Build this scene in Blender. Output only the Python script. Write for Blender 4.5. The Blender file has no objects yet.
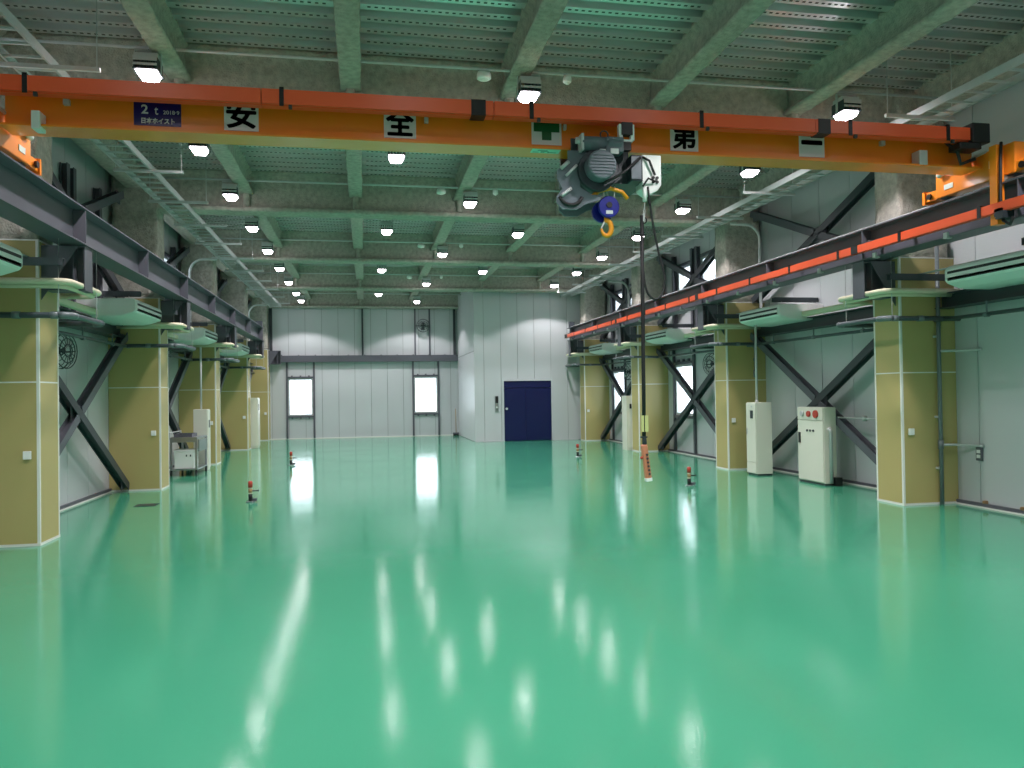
import bpy, bmesh, math, random
from mathutils import Vector, Matrix, noise
random.seed(7)
scene = bpy.context.scene
C = scene.collection

# ------------------------------------------------------------------ camera
YAW, PITCH, ROLL, FPX, EYE = .1864, .0128, -.0149, 778.5, 1.6
_f = Vector((math.sin(YAW)*math.cos(PITCH), math.cos(YAW)*math.cos(PITCH), math.sin(PITCH)))
_r = Vector((math.cos(YAW), -math.sin(YAW), 0)); _u = _r.cross(_f)
_r2 = _r*math.cos(ROLL)+_u*math.sin(ROLL); _u2 = -_r*math.sin(ROLL)+_u*math.cos(ROLL)
cam_d = bpy.data.cameras.new('camera'); cam = bpy.data.objects.new('camera', cam_d); C.objects.link(cam)
cam_d.sensor_width = 36; cam_d.lens = FPX/1024*36; cam_d.clip_start = .05; cam_d.clip_end = 200
cam.matrix_world = Matrix(((_r2.x,_u2.x,-_f.x,0),(_r2.y,_u2.y,-_f.y,0),(_r2.z,_u2.z,-_f.z,EYE),(0,0,0,1)))
scene.camera = cam
# ------------------------------------------------------------------ world (overcast white sky), exposure
world = bpy.data.worlds.new('overcast_sky'); scene.world = world; world.use_nodes = True
bg = world.node_tree.nodes['Background']; bg.inputs[0].default_value = (.86,.92,1,1); bg.inputs[1].default_value = 6.0
scene.view_settings.view_transform = 'Standard'; scene.view_settings.look = 'None'
scene.view_settings.gamma = 1; scene.view_settings.use_curve_mapping = False
scene.view_settings.exposure = -0.08
LAMP_W, LAMP_ANGLE, LAMP_BLEND, LENS_E = 265, 125, .2, 28

# ------------------------------------------------------------------ materials
def lin(c):
    return tuple((v/255/12.92 if v/255 <= .04045 else ((v/255+.055)/1.055)**2.4) for v in c)+(1,)
def mat(name, rgb, rough=.5, metal=0, spec=.5, emit=0, var=0, vscale=3, bump=0, bscale=40, coat=0, rvar=0, stretch=None):
    m = bpy.data.materials.new(name); m.use_nodes = True
    nt = m.node_tree; b = nt.nodes['Principled BSDF']; c = lin(rgb)
    b.inputs['Base Color'].default_value = c; b.inputs['Roughness'].default_value = rough
    b.inputs['Metallic'].default_value = metal; b.inputs['Specular IOR Level'].default_value = spec
    if coat: b.inputs['Coat Weight'].default_value = coat; b.inputs['Coat Roughness'].default_value = .06
    if emit:
        b.inputs['Emission Color'].default_value = c; b.inputs['Emission Strength'].default_value = emit
    tc = nt.nodes.new('ShaderNodeTexCoord'); src = tc.outputs['Object']
    if stretch:
        mp = nt.nodes.new('ShaderNodeMapping'); mp.inputs['Scale'].default_value = stretch
        nt.links.new(src, mp.inputs['Vector']); src = mp.outputs['Vector']
    if var or rvar:
        n = nt.nodes.new('ShaderNodeTexNoise'); n.inputs['Scale'].default_value = vscale; n.inputs['Detail'].default_value = 4
        nt.links.new(src, n.inputs['Vector'])
        if var:
            mx = nt.nodes.new('ShaderNodeMix'); mx.data_type = 'RGBA'
            mx.inputs[6].default_value = tuple(v*(1-var) for v in c[:3])+(1,)
            mx.inputs[7].default_value = tuple(min(1, v*(1+var)) for v in c[:3])+(1,)
            nt.links.new(n.outputs['Fac'], mx.inputs[0]); nt.links.new(mx.outputs[2], b.inputs['Base Color'])
        if rvar:
            mr = nt.nodes.new('ShaderNodeMapRange'); mr.inputs[1].default_value = .3; mr.inputs[2].default_value = .7
            mr.inputs[3].default_value = max(.02, rough-rvar); mr.inputs[4].default_value = rough+rvar
            nt.links.new(n.outputs['Fac'], mr.inputs[0]); nt.links.new(mr.outputs[0], b.inputs['Roughness'])
    if bump:
        n2 = nt.nodes.new('ShaderNodeTexNoise'); n2.inputs['Scale'].default_value = bscale; n2.inputs['Detail'].default_value = 3
        bp = nt.nodes.new('ShaderNodeBump'); bp.inputs['Strength'].default_value = bump; bp.inputs['Distance'].default_value = .02
        nt.links.new(src, n2.inputs['Vector']); nt.links.new(n2.outputs['Fac'], bp.inputs['Height']); nt.links.new(bp.outputs[0], b.inputs['Normal'])
    return m
M = {}
M['floor'] = mat('green_epoxy', (68,156,121), .08, var=.06, vscale=.35, spec=.75)
def floor_nodes():
    nt = M['floor'].node_tree; b = nt.nodes['Principled BSDF']; tc = [n for n in nt.nodes if n.type == 'TEX_COORD'][0]
    n1 = nt.nodes.new('ShaderNodeTexNoise'); n1.inputs['Scale'].default_value = 70; n1.inputs['Detail'].default_value = 2
    n2 = nt.nodes.new('ShaderNodeTexNoise'); n2.inputs['Scale'].default_value = 2.2; n2.inputs['Detail'].default_value = 3
    b1 = nt.nodes.new('ShaderNodeBump'); b1.inputs['Strength'].default_value = .2; b1.inputs['Distance'].default_value = .002
    b2 = nt.nodes.new('ShaderNodeBump'); b2.inputs['Strength'].default_value = .09; b2.inputs['Distance'].default_value = .01
    for n in (n1, n2): nt.links.new(tc.outputs['Object'], n.inputs['Vector'])
    nt.links.new(n1.outputs['Fac'], b1.inputs['Height']); nt.links.new(n2.outputs['Fac'], b2.inputs['Height'])
    nt.links.new(b1.outputs[0], b2.inputs['Normal']); nt.links.new(b2.outputs[0], b.inputs['Normal'])
    n3 = nt.nodes.new('ShaderNodeTexNoise'); n3.inputs['Scale'].default_value = .8; n3.inputs['Detail'].default_value = 5
    mr = nt.nodes.new('ShaderNodeMapRange'); mr.inputs[1].default_value = .35; mr.inputs[2].default_value = .7
    mr.inputs[3].default_value = .07; mr.inputs[4].default_value = .13
    nt.links.new(tc.outputs['Object'], n3.inputs['Vector']); nt.links.new(n3.outputs['Fac'], mr.inputs[0]); nt.links.new(mr.outputs[0], b.inputs['Roughness'])
floor_nodes()
M['panel'] = mat('wall_panel_paint', (198,202,205), .38, var=.02, vscale=1.2)
M['wallcore'] = mat('panel_joint_grey', (120,126,126), .7)
M['tan'] = mat('olive_tan_board', (186,170,112), .42, var=.03, vscale=2)
M['white'] = mat('white_trim', (232,232,226), .45)
M['steel'] = mat('slate_steel_paint', (92,93,102), .45, var=.05, vscale=4)
M['steeldark'] = mat('dark_and_shaded_steel', (58,64,70), .45)  # own colour of dark parts, painted shade on braces and right support rails
M['galv'] = mat('galvanised_steel', (196,200,200), .45, metal=.2, var=.08, vscale=14)
M['spray'] = mat('sprayed_rockwool', (176,172,162), .95, var=.5, vscale=13, bump=1, bscale=45, spec=.1)
M['deck'] = mat('corrugated_deck', (236,238,238), .28, metal=.85)
M['deckdot'] = mat('deck_dimple', (60,66,66), .6)
M['orange'] = mat('orange_crane_paint', (244,138,36), .3, coat=.3)
M['redorange'] = mat('red_orange_duct', (242,92,50), .38)
M['black'] = mat('black_plastic', (22,22,24), .45)
M['rubber'] = mat('black_cable', (26,26,28), .6)
M['ac'] = mat('ac_white', (238,239,236), .4)
M['slot'] = mat('ac_slot_dark', (28,30,32), .5)
M['cream'] = mat('cream_insulation', (226,220,192), .6)
M['greypipe'] = mat('grey_pvc', (112,120,124), .35)
M['darkpipe'] = mat('dark_grey_pvc', (74,82,88), .35)
M['cab'] = mat('cabinet_enamel', (222,222,208), .38)
M['blue'] = mat('blue_steel_door', (4,14,74), .4)
M['bluehook'] = mat('hook_block_blue', (18,30,140), .35)
M['hook'] = mat('hook_yellow', (232,152,24), .4)
M['hoist'] = mat('hoist_grey', (98,108,116), .4, var=.05)
M['hoistdark'] = mat('hoist_dark', (44,52,58), .45)
M['lens'] = mat('lamp_lens', (255,245,250), .3, emit=LENS_E)
M['sign'] = mat('sign_white', (214,222,218), .4)
M['green'] = mat('sign_green', (8,92,48), .4)
M['navy'] = mat('plate_navy', (14,18,92), .3)
M['mint'] = mat('mint_sticker', (150,222,196), .4)
M['red'] = mat('red_cap', (188,62,48), .4)
M['amber'] = mat('amber_cap', (216,92,40), .4)
M['stainless'] = mat('stainless', (176,178,182), .28, metal=.85)
M['pendant'] = mat('pendant_orange', (206,132,100), .45)
M['plate'] = mat('floor_hatch_dark', (28,44,36), .5)
M['wood'] = mat('broom_wood', (160,130,90), .6)
M['yellowclear'] = mat('pale_yellow_tag', (206,208,140), .4)
def glass_mat():
    m = bpy.data.materials.new('window_glass'); m.use_nodes = True; nt = m.node_tree; nt.nodes.clear()
    o = nt.nodes.new('ShaderNodeOutputMaterial'); t = nt.nodes.new('ShaderNodeBsdfTransparent'); g = nt.nodes.new('ShaderNodeBsdfGlossy')
    t.inputs[0].default_value = (.93,.95,.96,1); g.inputs['Roughness'].default_value = .05
    x = nt.nodes.new('ShaderNodeMixShader'); x.inputs[0].default_value = .07
    nt.links.new(t.outputs[0], x.inputs[1]); nt.links.new(g.outputs[0], x.inputs[2]); nt.links.new(x.outputs[0], o.inputs[0]); return m
M['glass'] = glass_mat()

# ------------------------------------------------------------------ helpers
def rough(v, f, a): return noise.noise(v*f)*a
class MB:
    def __init__(s, o=(0,0,0)): s.v = []; s.f = []; s.o = Vector(o)
    def add(s, vs, fs):
        n = len(s.v); s.v += [Vector(v) for v in vs]; s.f += [tuple(n+i for i in f) for f in fs]; return s
    def box(s, x0, x1, y0, y1, z0, z1):
        x0,x1 = sorted((x0,x1)); y0,y1 = sorted((y0,y1)); z0,z1 = sorted((z0,z1))
        return s.add([(x0,y0,z0),(x1,y0,z0),(x1,y1,z0),(x0,y1,z0),(x0,y0,z1),(x1,y0,z1),(x1,y1,z1),(x0,y1,z1)],
                     [(0,3,2,1),(4,5,6,7),(0,1,5,4),(1,2,6,5),(2,3,7,6),(3,0,4,7)])
    def bar(s, p, q, w, h, up=(0,0,1), off=(0,0)):
        p, q = Vector(p), Vector(q); d = (q-p).normalized(); up = Vector(up)
        a = d.cross(up)
        if a.length < 1e-4: a = d.cross(Vector((0,1,0)))
        a.normalize(); b = a.cross(d).normalized(); vs = []
        for e in (p, q):
            for i, j in ((-1,-1),(1,-1),(1,1),(-1,1)): vs.append(e+a*(i*w/2+off[0])+b*(j*h/2+off[1]))
        return s.add(vs, [(0,1,2,3),(7,6,5,4),(0,4,5,1),(1,5,6,2),(2,6,7,3),(3,7,4,0)])
    def hbar(s, p, q, w, h, t, up=(0,0,1)):      # I-section: flanges w wide, depth h along 'up'
        s.bar(p, q, w, t, up, (0,h/2-t/2)); s.bar(p, q, w, t, up, (0,-h/2+t/2)); return s.bar(p, q, t*.8, h-2*t, up)
    def tube(s, path, r, n=8):
        path = [Vector(p) for p in path]; rings = []; prev = None
        for i, p in enumerate(path):
            d = (path[min(i+1,len(path)-1)]-path[max(i-1,0)]).normalized()
            if prev is None:
                a = d.cross(Vector((0,0,1)))
                if a.length < .05: a = d.cross(Vector((0,1,0)))
            else: a = prev-d*prev.dot(d)
            a.normalize(); prev = a; b = d.cross(a)
            rr = r[i] if isinstance(r, (list,tuple)) else r
            rings.append([p+(a*math.cos(2*math.pi*k/n)+b*math.sin(2*math.pi*k/n))*rr for k in range(n)])
        vs = [v for rg in rings for v in rg]; fs = []
        for i in range(len(rings)-1):
            for k in range(n): fs.append((i*n+k, i*n+(k+1)%n, (i+1)*n+(k+1)%n, (i+1)*n+k))
        fs.append(tuple(range(n-1,-1,-1))); fs.append(tuple((len(rings)-1)*n+k for k in range(n)))
        return s.add(vs, fs)
    def cyl(s, p, q, r, n=14, r2=None): return s.tube([p, q], [r, r if r2 is None else r2], n)
    def prism(s, poly, fn, a, b):                # poly of 2D points, fn(p, q, t) -> xyz
        n = len(poly); vs = [fn(p, q, a) for p, q in poly]+[fn(p, q, b) for p, q in poly]
        fs = [tuple(range(n)), tuple(range(2*n-1, n-1, -1))]+[(i,(i+1)%n,(i+1)%n+n,i+n) for i in range(n)]
        return s.add(vs, fs)
    def build(s, name, m, parent=None, smooth=False, bevel=0, kind=None):
        me = bpy.data.meshes.new(name); me.from_pydata([v-s.o for v in s.v], [], s.f)
        bm = bmesh.new(); bm.from_mesh(me); bmesh.ops.recalc_face_normals(bm, faces=bm.faces)
        bm.to_mesh(me); bm.free()
        me.materials.append(M[m] if isinstance(m, str) else m)
        if smooth:
            for p in me.polygons: p.use_smooth = len(p.vertices) == 4
        o = bpy.data.objects.new(name, me); C.objects.link(o)
        if parent is not None: o.parent = parent
        else: o.location = s.o
        if bevel:
            md = o.modifiers.new('bevel', 'BEVEL'); md.width = bevel; md.segments = 2; md.limit_method = 'ANGLE'
        if kind: o['kind'] = kind
        return o
def tag(o, label, cat, group=None):
    o['label'] = label; o['category'] = cat
    if group: o['group'] = group
    return o
def thing(name, loc, label, cat, group=None):
    e = bpy.data.objects.new(name, None); e.location = loc; e.empty_display_size = .2; C.objects.link(e)
    return tag(e, label, cat, group)
def copy_obj(o, parent, loc=None):
    c = o.copy(); C.objects.link(c); c.parent = parent
    if loc is not None: c.location = loc
    return c
def copy_tree(o, loc, label, group=None):
    r = o.copy(); C.objects.link(r); r.location = loc; r['label'] = label
    if group: r['group'] = group
    for ch in [x for x in bpy.data.objects if x.parent == o]:
        c = copy_obj(ch, r)
        for g in [x for x in bpy.data.objects if x.parent == ch]: copy_obj(g, c)
    return r
def arc(c, r, a0, a1, n, fn):                    # fn(x,y)->xyz
    return [fn(c[0]+r*math.cos(math.radians(a0+(a1-a0)*i/n)), c[1]+r*math.sin(math.radians(a0+(a1-a0)*i/n))) for i in range(n+1)]
def text_part(name, body, size, loc, m, parent, bold=0, fat=0, rot=(math.pi/2,0,0), width=None, height=None, o=(0,0,0)):
    cu = bpy.data.curves.new(name, 'FONT'); cu.body = body; cu.size = size; cu.align_x = 'CENTER'; cu.align_y = 'CENTER'
    cu.extrude = .0015; cu.offset = bold; cu.resolution_u = 3
    t = bpy.data.objects.new('tmp_text', cu); C.objects.link(t)
    bpy.context.view_layer.update()
    me = bpy.data.meshes.new_from_object(t.evaluated_get(bpy.context.evaluated_depsgraph_get()))
    bpy.data.objects.remove(t); me.name = name
    if me.vertices:
        xs = [v.co.x for v in me.vertices]; ys = [v.co.y for v in me.vertices]
        cx, cy = (min(xs)+max(xs))/2, (min(ys)+max(ys))/2
        kx = width/(max(xs)-min(xs)) if width else 1; ky = height/(max(ys)-min(ys)) if height else (kx if width else 1)
        for v in me.vertices: v.co.x = (v.co.x-cx)*kx; v.co.y = (v.co.y-cy)*ky
    if fat:                                       # heavier strokes: the glyph repeated with small offsets
        vs = [v.co.copy() for v in me.vertices]; fs = [tuple(p.vertices) for p in me.polygons]; V = []; F = []
        for dx, dy in ((-1,0),(1,0),(0,1),(0,-1),(-.7,.7),(.7,.7),(.7,-.7),(-.7,-.7)):
            n0 = len(V); V += [(v.x+dx*fat, v.y+dy*fat*.8, v.z) for v in vs]; F += [tuple(n0+i for i in f) for f in fs]
        me = bpy.data.meshes.new(name); me.from_pydata(V, [], F)
    me.materials.clear(); me.materials.append(M[m])
    ob = bpy.data.objects.new(name, me); C.objects.link(ob); ob.parent = parent
    ob.location = Vector(loc)-Vector(o); ob.rotation_euler = rot
    return ob
ORD = ['first','second','third','fourth','fifth','sixth','seventh','eighth','ninth','tenth','eleventh','twelfth','thirteenth']

# ------------------------------------------------------------------ dimensions
CX = 1.815; UW = 6.22; UC = 5.365; CD = .56          # hall centre line, wall and column faces (distance from centre line), column depth
YC = [9.44+5.197*i for i in range(-3, 5)]            # column lines (index 3 is the nearest one in view)
YF, YB = -6.6, 30.8                                   # hall ends
ZD = 5.70                                             # underside of the deck
def X(s, u): return CX+s*u
SIDE = {-1: 'left', 1: 'right'}

# ================================================================== SETTING
fl = MB(); fl.box(X(-1,UW)-.2, X(1,UW)+.2, YF-.2, YB+.2, -.2, 0)
o = fl.build('floor', 'floor'); o['kind'] = 'structure'

def grid_wall(name, axis, c0, c1, a0, a1, z0, z1, holes, pw, face, proud=.02, start=None, core_t=None):
    """wall along x ('x') or y ('y'); core slab c0..c1 in the other axis, face = coordinate the room sees, panels as children"""
    def bx(mb, p0, p1, q0, q1, d0, d1):
        if axis == 'y': mb.box(d0, d1, p0, p1, q0, q1)
        else: mb.box(p0, p1, d0, d1, q0, q1)
    core = MB()
    cuts = sorted({a0, a1, *[h[0] for h in holes], *[h[1] for h in holes]})
    for p0, p1 in zip(cuts, cuts[1:]):
        hs = sorted([h for h in holes if h[0] <= p0+1e-6 and h[1] >= p1-1e-6], key=lambda h: h[2]); zz = z0
        for h in hs:
            if h[2] > zz: bx(core, p0, p1, zz, h[2], c0, c1)
            zz = h[3]
        if zz < z1: bx(core, p0, p1, zz, z1, c0, c1)
    w = core.build(name, 'wallcore'); w['kind'] = 'structure'
    d1 = face; d0 = c0 if abs(c0-face) < abs(c1-face) else c1
    g = .006; p = start if start is not None else a0
    edges = [a0]
    while p < a1-.05:
        if p > a0+.05: edges.append(p)
        p += pw
    edges.append(a1)
    for p0, p1 in zip(edges, edges[1:]):
        spans = [(p0+g, p1-g, z0+.01, z1)]
        for h in holes:
            out = []
            for (b0, b1, y0, y1) in spans:
                if h[0] >= b1 or h[1] <= b0 or h[2] >= y1 or h[3] <= y0: out.append((b0,b1,y0,y1)); continue
                if h[2] > y0: out.append((b0,b1,y0,h[2]))
                if h[3] < y1: out.append((b0,b1,h[3],y1))
                m0, m1 = max(y0,h[2]), min(y1,h[3])
                if h[0] > b0: out.append((b0,h[0],m0,m1))
                if h[1] < b1: out.append((h[1],b1,m0,m1))
            spans = out
        for (b0, b1, y0, y1) in spans:
            if b1-b0 < .02 or y1-y0 < .02: continue
            m = MB(); bx(m, b0, b1, y0, y1, d0, d1); m.build('panel', 'panel', w)
    return w
# windows: (a0, a1, z0, z1)
win_back = [(-2.88,-1.98,.9,2.3), (1.9,2.8,.92,2.32)]
win_right = []; win_left = []
for k, yb in enumerate(YC[3:7]):
    yc = yb+CD
    if k in (1, 2):
        win_right.append((yc+2.98, yc+4.08, 1.0, 2.28))
    if k >= 1:
        win_right += [(yc+1.5, yc+2.35, 3.9, 4.82), (yc+2.95, yc+3.8, 3.9, 4.78)]
win_left += [(YC[2]+CD+2.95, YC[2]+CD+3.8, 3.9, 4.8)]
for k, yb in enumerate(YC[4:7]):
    yc = yb+CD; win_left += [(yc+1.5, yc+2.35, 3.9, 4.8), (yc+2.95, yc+3.8, 3.9, 4.8)]
win_right = [w for w in win_right if w[1] < 25.5]
wl = grid_wall('wall_left', 'y', X(-1,UW)-.14, X(-1,UW)-.02, YF, YB, 0, 5.86, win_left, .9, X(-1,UW), start=YF+.42)
wr = grid_wall('wall_right', 'y', X(1,UW)+.02, X(1,UW)+.14, YF, YB, 0, 5.86, win_right, .9, X(1,UW), start=YF+.35)
wb = grid_wall('wall_back', 'x', YB+.02, YB+.14, X(-1,UW), X(1,UW), 0, 5.86, win_back, .62, YB, start=X(-1,UW)+.3)
wf = grid_wall('wall_front', 'x', YF-.14, YF-.02, X(-1,UW), X(1,UW), 0, 5.86, [], .9, YF)
# lift shaft box in the far right corner
BX, BY = 3.62, 25.95
door_hole = (4.59, 6.28, 0, 2.06)
ws = grid_wall('wall_shaft_front', 'x', BY+.02, BY+.12, BX, X(1,UW), 0, 5.5, [door_hole], .58, BY, start=3.94)
wsd = grid_wall('wall_shaft_side', 'y', BX+.02, BX+.12, BY+.03, YB, 0, 5.5, [], 1.2, BX)
m = MB(); m.box(BX-.006, BX+.06, BY-.006, BY+.06, 0, 5.3); m.build('corner_trim', 'panel', ws)
m = MB(); m.box(BX-.004, BX+.01, BY, YB, 3.06, 3.075); m.build('joint', 'wallcore', wsd)

def window(n, axis, face, inward, h, bars=True):
    a0, a1, z0, z1 = h; t = .045; m = MB()
    def bx(mb, p0, p1, q0, q1, d0, d1):
        if axis == 'y': mb.box(face+inward*d0, face+inward*d1, p0, p1, q0, q1)
        else: mb.box(p0, p1, face+inward*d0, face+inward*d1, q0, q1)
    bx(m, a0-.02, a1+.02, z1-t, z1+.02, -.12, .02); bx(m, a0-.02, a1+.02, z0-.02, z0+t, -.12, .02)
    bx(m, a0-.02, a0+t, z0+t, z1-t, -.12, .02); bx(m, a1-t, a1+.02, z0+t, z1-t, -.12, .02)
    w = m.build('window_%d' % n, 'galv'); w['kind'] = 'structure'
    g = MB(); bx(g, a0+t, a1-t, z0+t, z1-t, -.06, -.054); g.build('pane', 'glass', w)
    return w
n = 1
for h in win_back:
    window(n, 'x', YB, -1, h); n += 1
for h in win_right:
    window(n, 'y', X(1,UW), -1, h); n += 1
for h in win_left:
    window(n, 'y', X(-1,UW), 1, h); n += 1
# lift door
m = MB(); d = door_hole
m.box(d[0]-.05, d[0]+.02, BY-.02, BY+.1, 0, d[3]+.05); m.box(d[1]-.02, d[1]+.05, BY-.02, BY+.1, 0, d[3]+.05); m.box(d[0]+.02, d[1]-.02, BY-.02, BY+.1, d[3]-.02, d[3]+.05)
dr = m.build('door_1', 'panel'); dr['kind'] = 'structure'
mid = d[0]+.46*(d[1]-d[0])
m = MB(); m.box(d[0]+.02, mid-.004, BY+.03, BY+.07, .01, d[3]-.26); leaf = m.build('door_leaf', 'blue', dr)
m2 = MB(); m2.cyl((d[0]+.11, BY+.03, 1.1), (d[0]+.11, BY-.03, 1.1), .04); m2.build('knob', 'galv', leaf, smooth=True)
m = MB(); m.box(mid+.004, d[1]-.02, BY+.04, BY+.08, .01, d[3]-.26); m.build('door_leaf', 'blue', dr)
m = MB(); m.box(d[0]+.02, d[1]-.02, BY+.02, BY+.07, d[3]-.25, d[3]-.02); m.build('transom', 'blue', dr)
# ground strips
for s in (-1, 1):
    m = MB(); m.box(X(s,UW), X(s,UW-.045), YF, YB, 0, .06); b = m.build('baseboard_'+SIDE[s], 'steel'); b['kind'] = 'structure'
    m = MB(); m.box(X(s,UW-.045), X(s,UW-.06), YF, YB, 0, .02); m.build('sealant_strip', 'white', b)
    if s == 1:
        for y in (7.9, 8.35, 8.95, 10.55, 11.0):
            m = MB(); m.cyl((X(s,UW-.04), y, .08), (X(s,UW-.06), y, .08), .014); m.box(X(s,UW), X(s,UW-.045), y-.022, y+.022, .06, .1); m.build('anchor', 'wood', b)
m = MB(); m.box(X(-1,UW), BX, YB-.03, YB, 0, .03); b = m.build('baseboard_back', 'white'); b['kind'] = 'structure'
m = MB(); m.box(BX, 4.54, BY-.03, BY, 0, .03); m.box(6.33, X(1,UC), BY-.03, BY, 0, .03); b = m.build('baseboard_shaft', 'panel'); b['kind'] = 'structure'

# ceiling: slab > deck sheets, girders, joists
m = MB(); m.box(X(-1,UW)-.2, X(1,UW)+.2, YF-.2, YB+.2, 5.86, 6.0); ceil = m.build('ceiling', 'wallcore'); ceil['kind'] = 'structure'
def deck_mesh(x0, x1, y0, y1, pitch):
    m = MB(); y = y0; pts = []
    k = int(round((y1-y0)/pitch)); p = (y1-y0)/k
    for i in range(k):
        y = y0+i*p
        pts += [(y, ZD+.15), (y+.16*p, ZD+.15), (y+.17*p, ZD+.135), (y+.23*p, ZD+.135), (y+.24*p, ZD+.15), (y+.46*p, ZD+.15), (y+.52*p, ZD), (y+.95*p, ZD)]
    pts.append((y1, ZD+.15)); n = len(pts)
    vs = [(x0, a, b) for a, b in pts]+[(x1, a, b) for a, b in pts]
    m.add(vs, [(i, i+1, n+i+1, n+i) for i in range(n-1)]); return m, k, p
JX = [1.83+1.96*k for k in range(-2, 3)]
ex = [X(-1,UW)]+JX+[X(1,UW)]
GY = [y+CD/2 for y in YC]
bays = [(YF, GY[0])]+list(zip(GY, GY[1:]))+[(GY[-1], YB)]
dotmesh = None
for bi, (y0, y1) in enumerate(bays):
    if y1-y0 < .4: continue
    for x0, x1 in zip(ex, ex[1:]):
        m, k, p = deck_mesh(x0, x1, y0, y1, .275); sh = m.build('deck_sheet', 'deck', ceil)
        if 2 <= bi <= 5:                          # embossed dimples along each flat: one joined part, far too small to pick apart
            dm = MB()
            for i in range(k):
                yy = y0+i*p+.72*p; xx = x0+.2
                while xx < x1-.2:
                    dm.box(xx, xx+.035, yy-.012, yy+.012, ZD-.003, ZD+.004); xx += .075
            dd = dm.build('dimple_row', 'deckdot', sh); dd['kind'] = 'stuff'
def rough_extrude(poly, axis, a0, a1, step, amp, seed):
    """closed 2D polygon swept along an axis, with lumpy sprayed surface"""
    pts = []
    for (p, q) in zip(poly, poly[1:]+poly[:1]):
        L = math.dist(p, q); k = max(1, int(L/.07))
        for i in range(k): pts.append((p[0]+(q[0]-p[0])*i/k, p[1]+(q[1]-p[1])*i/k))
    n = len(pts); nr = max(2, int((a1-a0)/step)); vs = []; fs = []
    off = Vector((seed*7.3, seed*3.1, seed*1.7)); cxy = (sum(p[0] for p in pts)/n, sum(p[1] for p in pts)/n)
    for r in range(nr+1):
        a = a0+(a1-a0)*r/nr
        for (p, q) in pts:
            v = Vector((a, p, q)); w = noise.noise_vector((v+off)*5)*amp + noise.noise_vector((v+off)*14)*amp*.5
            pp, qq = p+w.y, q+w.z
            vs.append((a, pp, qq) if axis == 'x' else (pp, a, qq) if axis == 'y' else (pp, qq, a))
    for r in range(nr):
        for i in range(n): fs.append((r*n+i, r*n+(i+1)%n, (r+1)*n+(i+1)%n, (r+1)*n+i))
    fs.append(tuple(range(n))); fs.append(tuple(nr*n+i for i in range(n)))
    m = MB(); m.add(vs, fs); return m
def ipoly(w, z0, z1, tf, tw, top=True):
    h = w/2; t = tw/2; ch = .035
    return [(-h,z0+.015),(-h+.02,z0),(h-.02,z0),(h,z0+.015),(h,z0+tf),(h-.02,z0+tf+.015),(t+ch,z0+tf+.03),(t,z0+tf+.03+ch),(t,z1-.1),(h*.9,z1-.06),(h*.9,z1),
            (-h*.9,z1),(-h*.9,z1-.06),(-t,z1-.1),(-t,z0+tf+.03+ch),(-t-ch,z0+tf+.03),(-h+.02,z0+tf+.015),(-h,z0+tf)]
gm = rough_extrude(ipoly(.42, 4.99, 5.75, .07, .14), 'x', X(-1,UW)+.05, X(1,UW)-.05, .09, .014, 1)
g0 = None; jm = None
st = rough_extrude([(-.05,-.17),(.05,-.17),(.06,-.05),(.06,.05),(.05,.17),(-.05,.17),(-.06,.05),(-.06,-.05)], 'z', 5.05, 5.74, .08, .01, 5)
st0 = None
for gi, y in enumerate(GY):
    if g0 is None: g = g0 = gm.build('girder', 'spray', ceil, smooth=True)
    else: g = copy_obj(g0, ceil)
    g.location = (0, y, 0)
    for jx in JX:
        if st0 is None: q = st0 = st.build('stiffener', 'spray', g, smooth=True)
        else: q = copy_obj(st0, g)
        q.location = (jx, 0, 0)
L = GY[1]-GY[0]
jms = [rough_extrude(ipoly(.25, 5.32, 5.75, .05, .12), 'y', .06, L-.06, .09, .011, 11+k).build('joist', 'spray', ceil, smooth=True) for k in range(3)]
used = set()
for gi in range(len(GY)-1):
    for ji, jx in enumerate(JX+[X(-1,UC+.42), X(1,UC+.42)]):
        k = (gi+ji) % 3
        if k not in used: q = jms[k]; used.add(k)
        else: q = copy_obj(jms[k], ceil)
        q.location = (jx, GY[gi], 0)
# knee haunches where joists meet girders are part of the spray lumps; short end bay joists
for jx in JX:
    q = rough_extrude(ipoly(.25, 5.32, 5.75, .05, .12), 'y', GY[-1]+.06, YB-.01, .1, .01, 31).build('joist', 'spray', ceil, smooth=True); q.location = (jx, 0, 0)

# back-wall framing
for (x, w) in ((-3.5,.1), (-.08,.07), (3.5,.09)):
    m = MB(); m.hbar((x,YB-.06,3.18), (x,YB-.06,5.1), w, .1, .012, up=(0,1,0)); m.build('post', 'steeldark', wb)
for x in (1.95, 2.52):
    m = MB(); m.bar((x,YB-.04,3.18), (x,YB-.04,5.1), .06, .06); m.build('post', 'steel', wb)
m = MB(); m.box(X(-1,UC+.05), BX, YB-.2, YB-.01, 2.93, 2.95); m.box(X(-1,UC+.05), BX, YB-.2, YB-.01, 3.16, 3.18); m.box(X(-1,UC+.05), BX, YB-.2, YB-.19, 2.95, 3.16); m.build('beam', 'steel', wb)
m = MB()
for i in range(11):
    x = -3.1+i*.62; m.box(x-.02, x+.02, YB-.18, YB-.1, 3.18, 3.21)
m.build('beam_cleats', 'steel', wb)
m = MB(); m.box(X(-1,UW), BX, YB-.2, YB-.02, 5.04, 5.16); m.build('top_beam', 'spray', wb)
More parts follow.
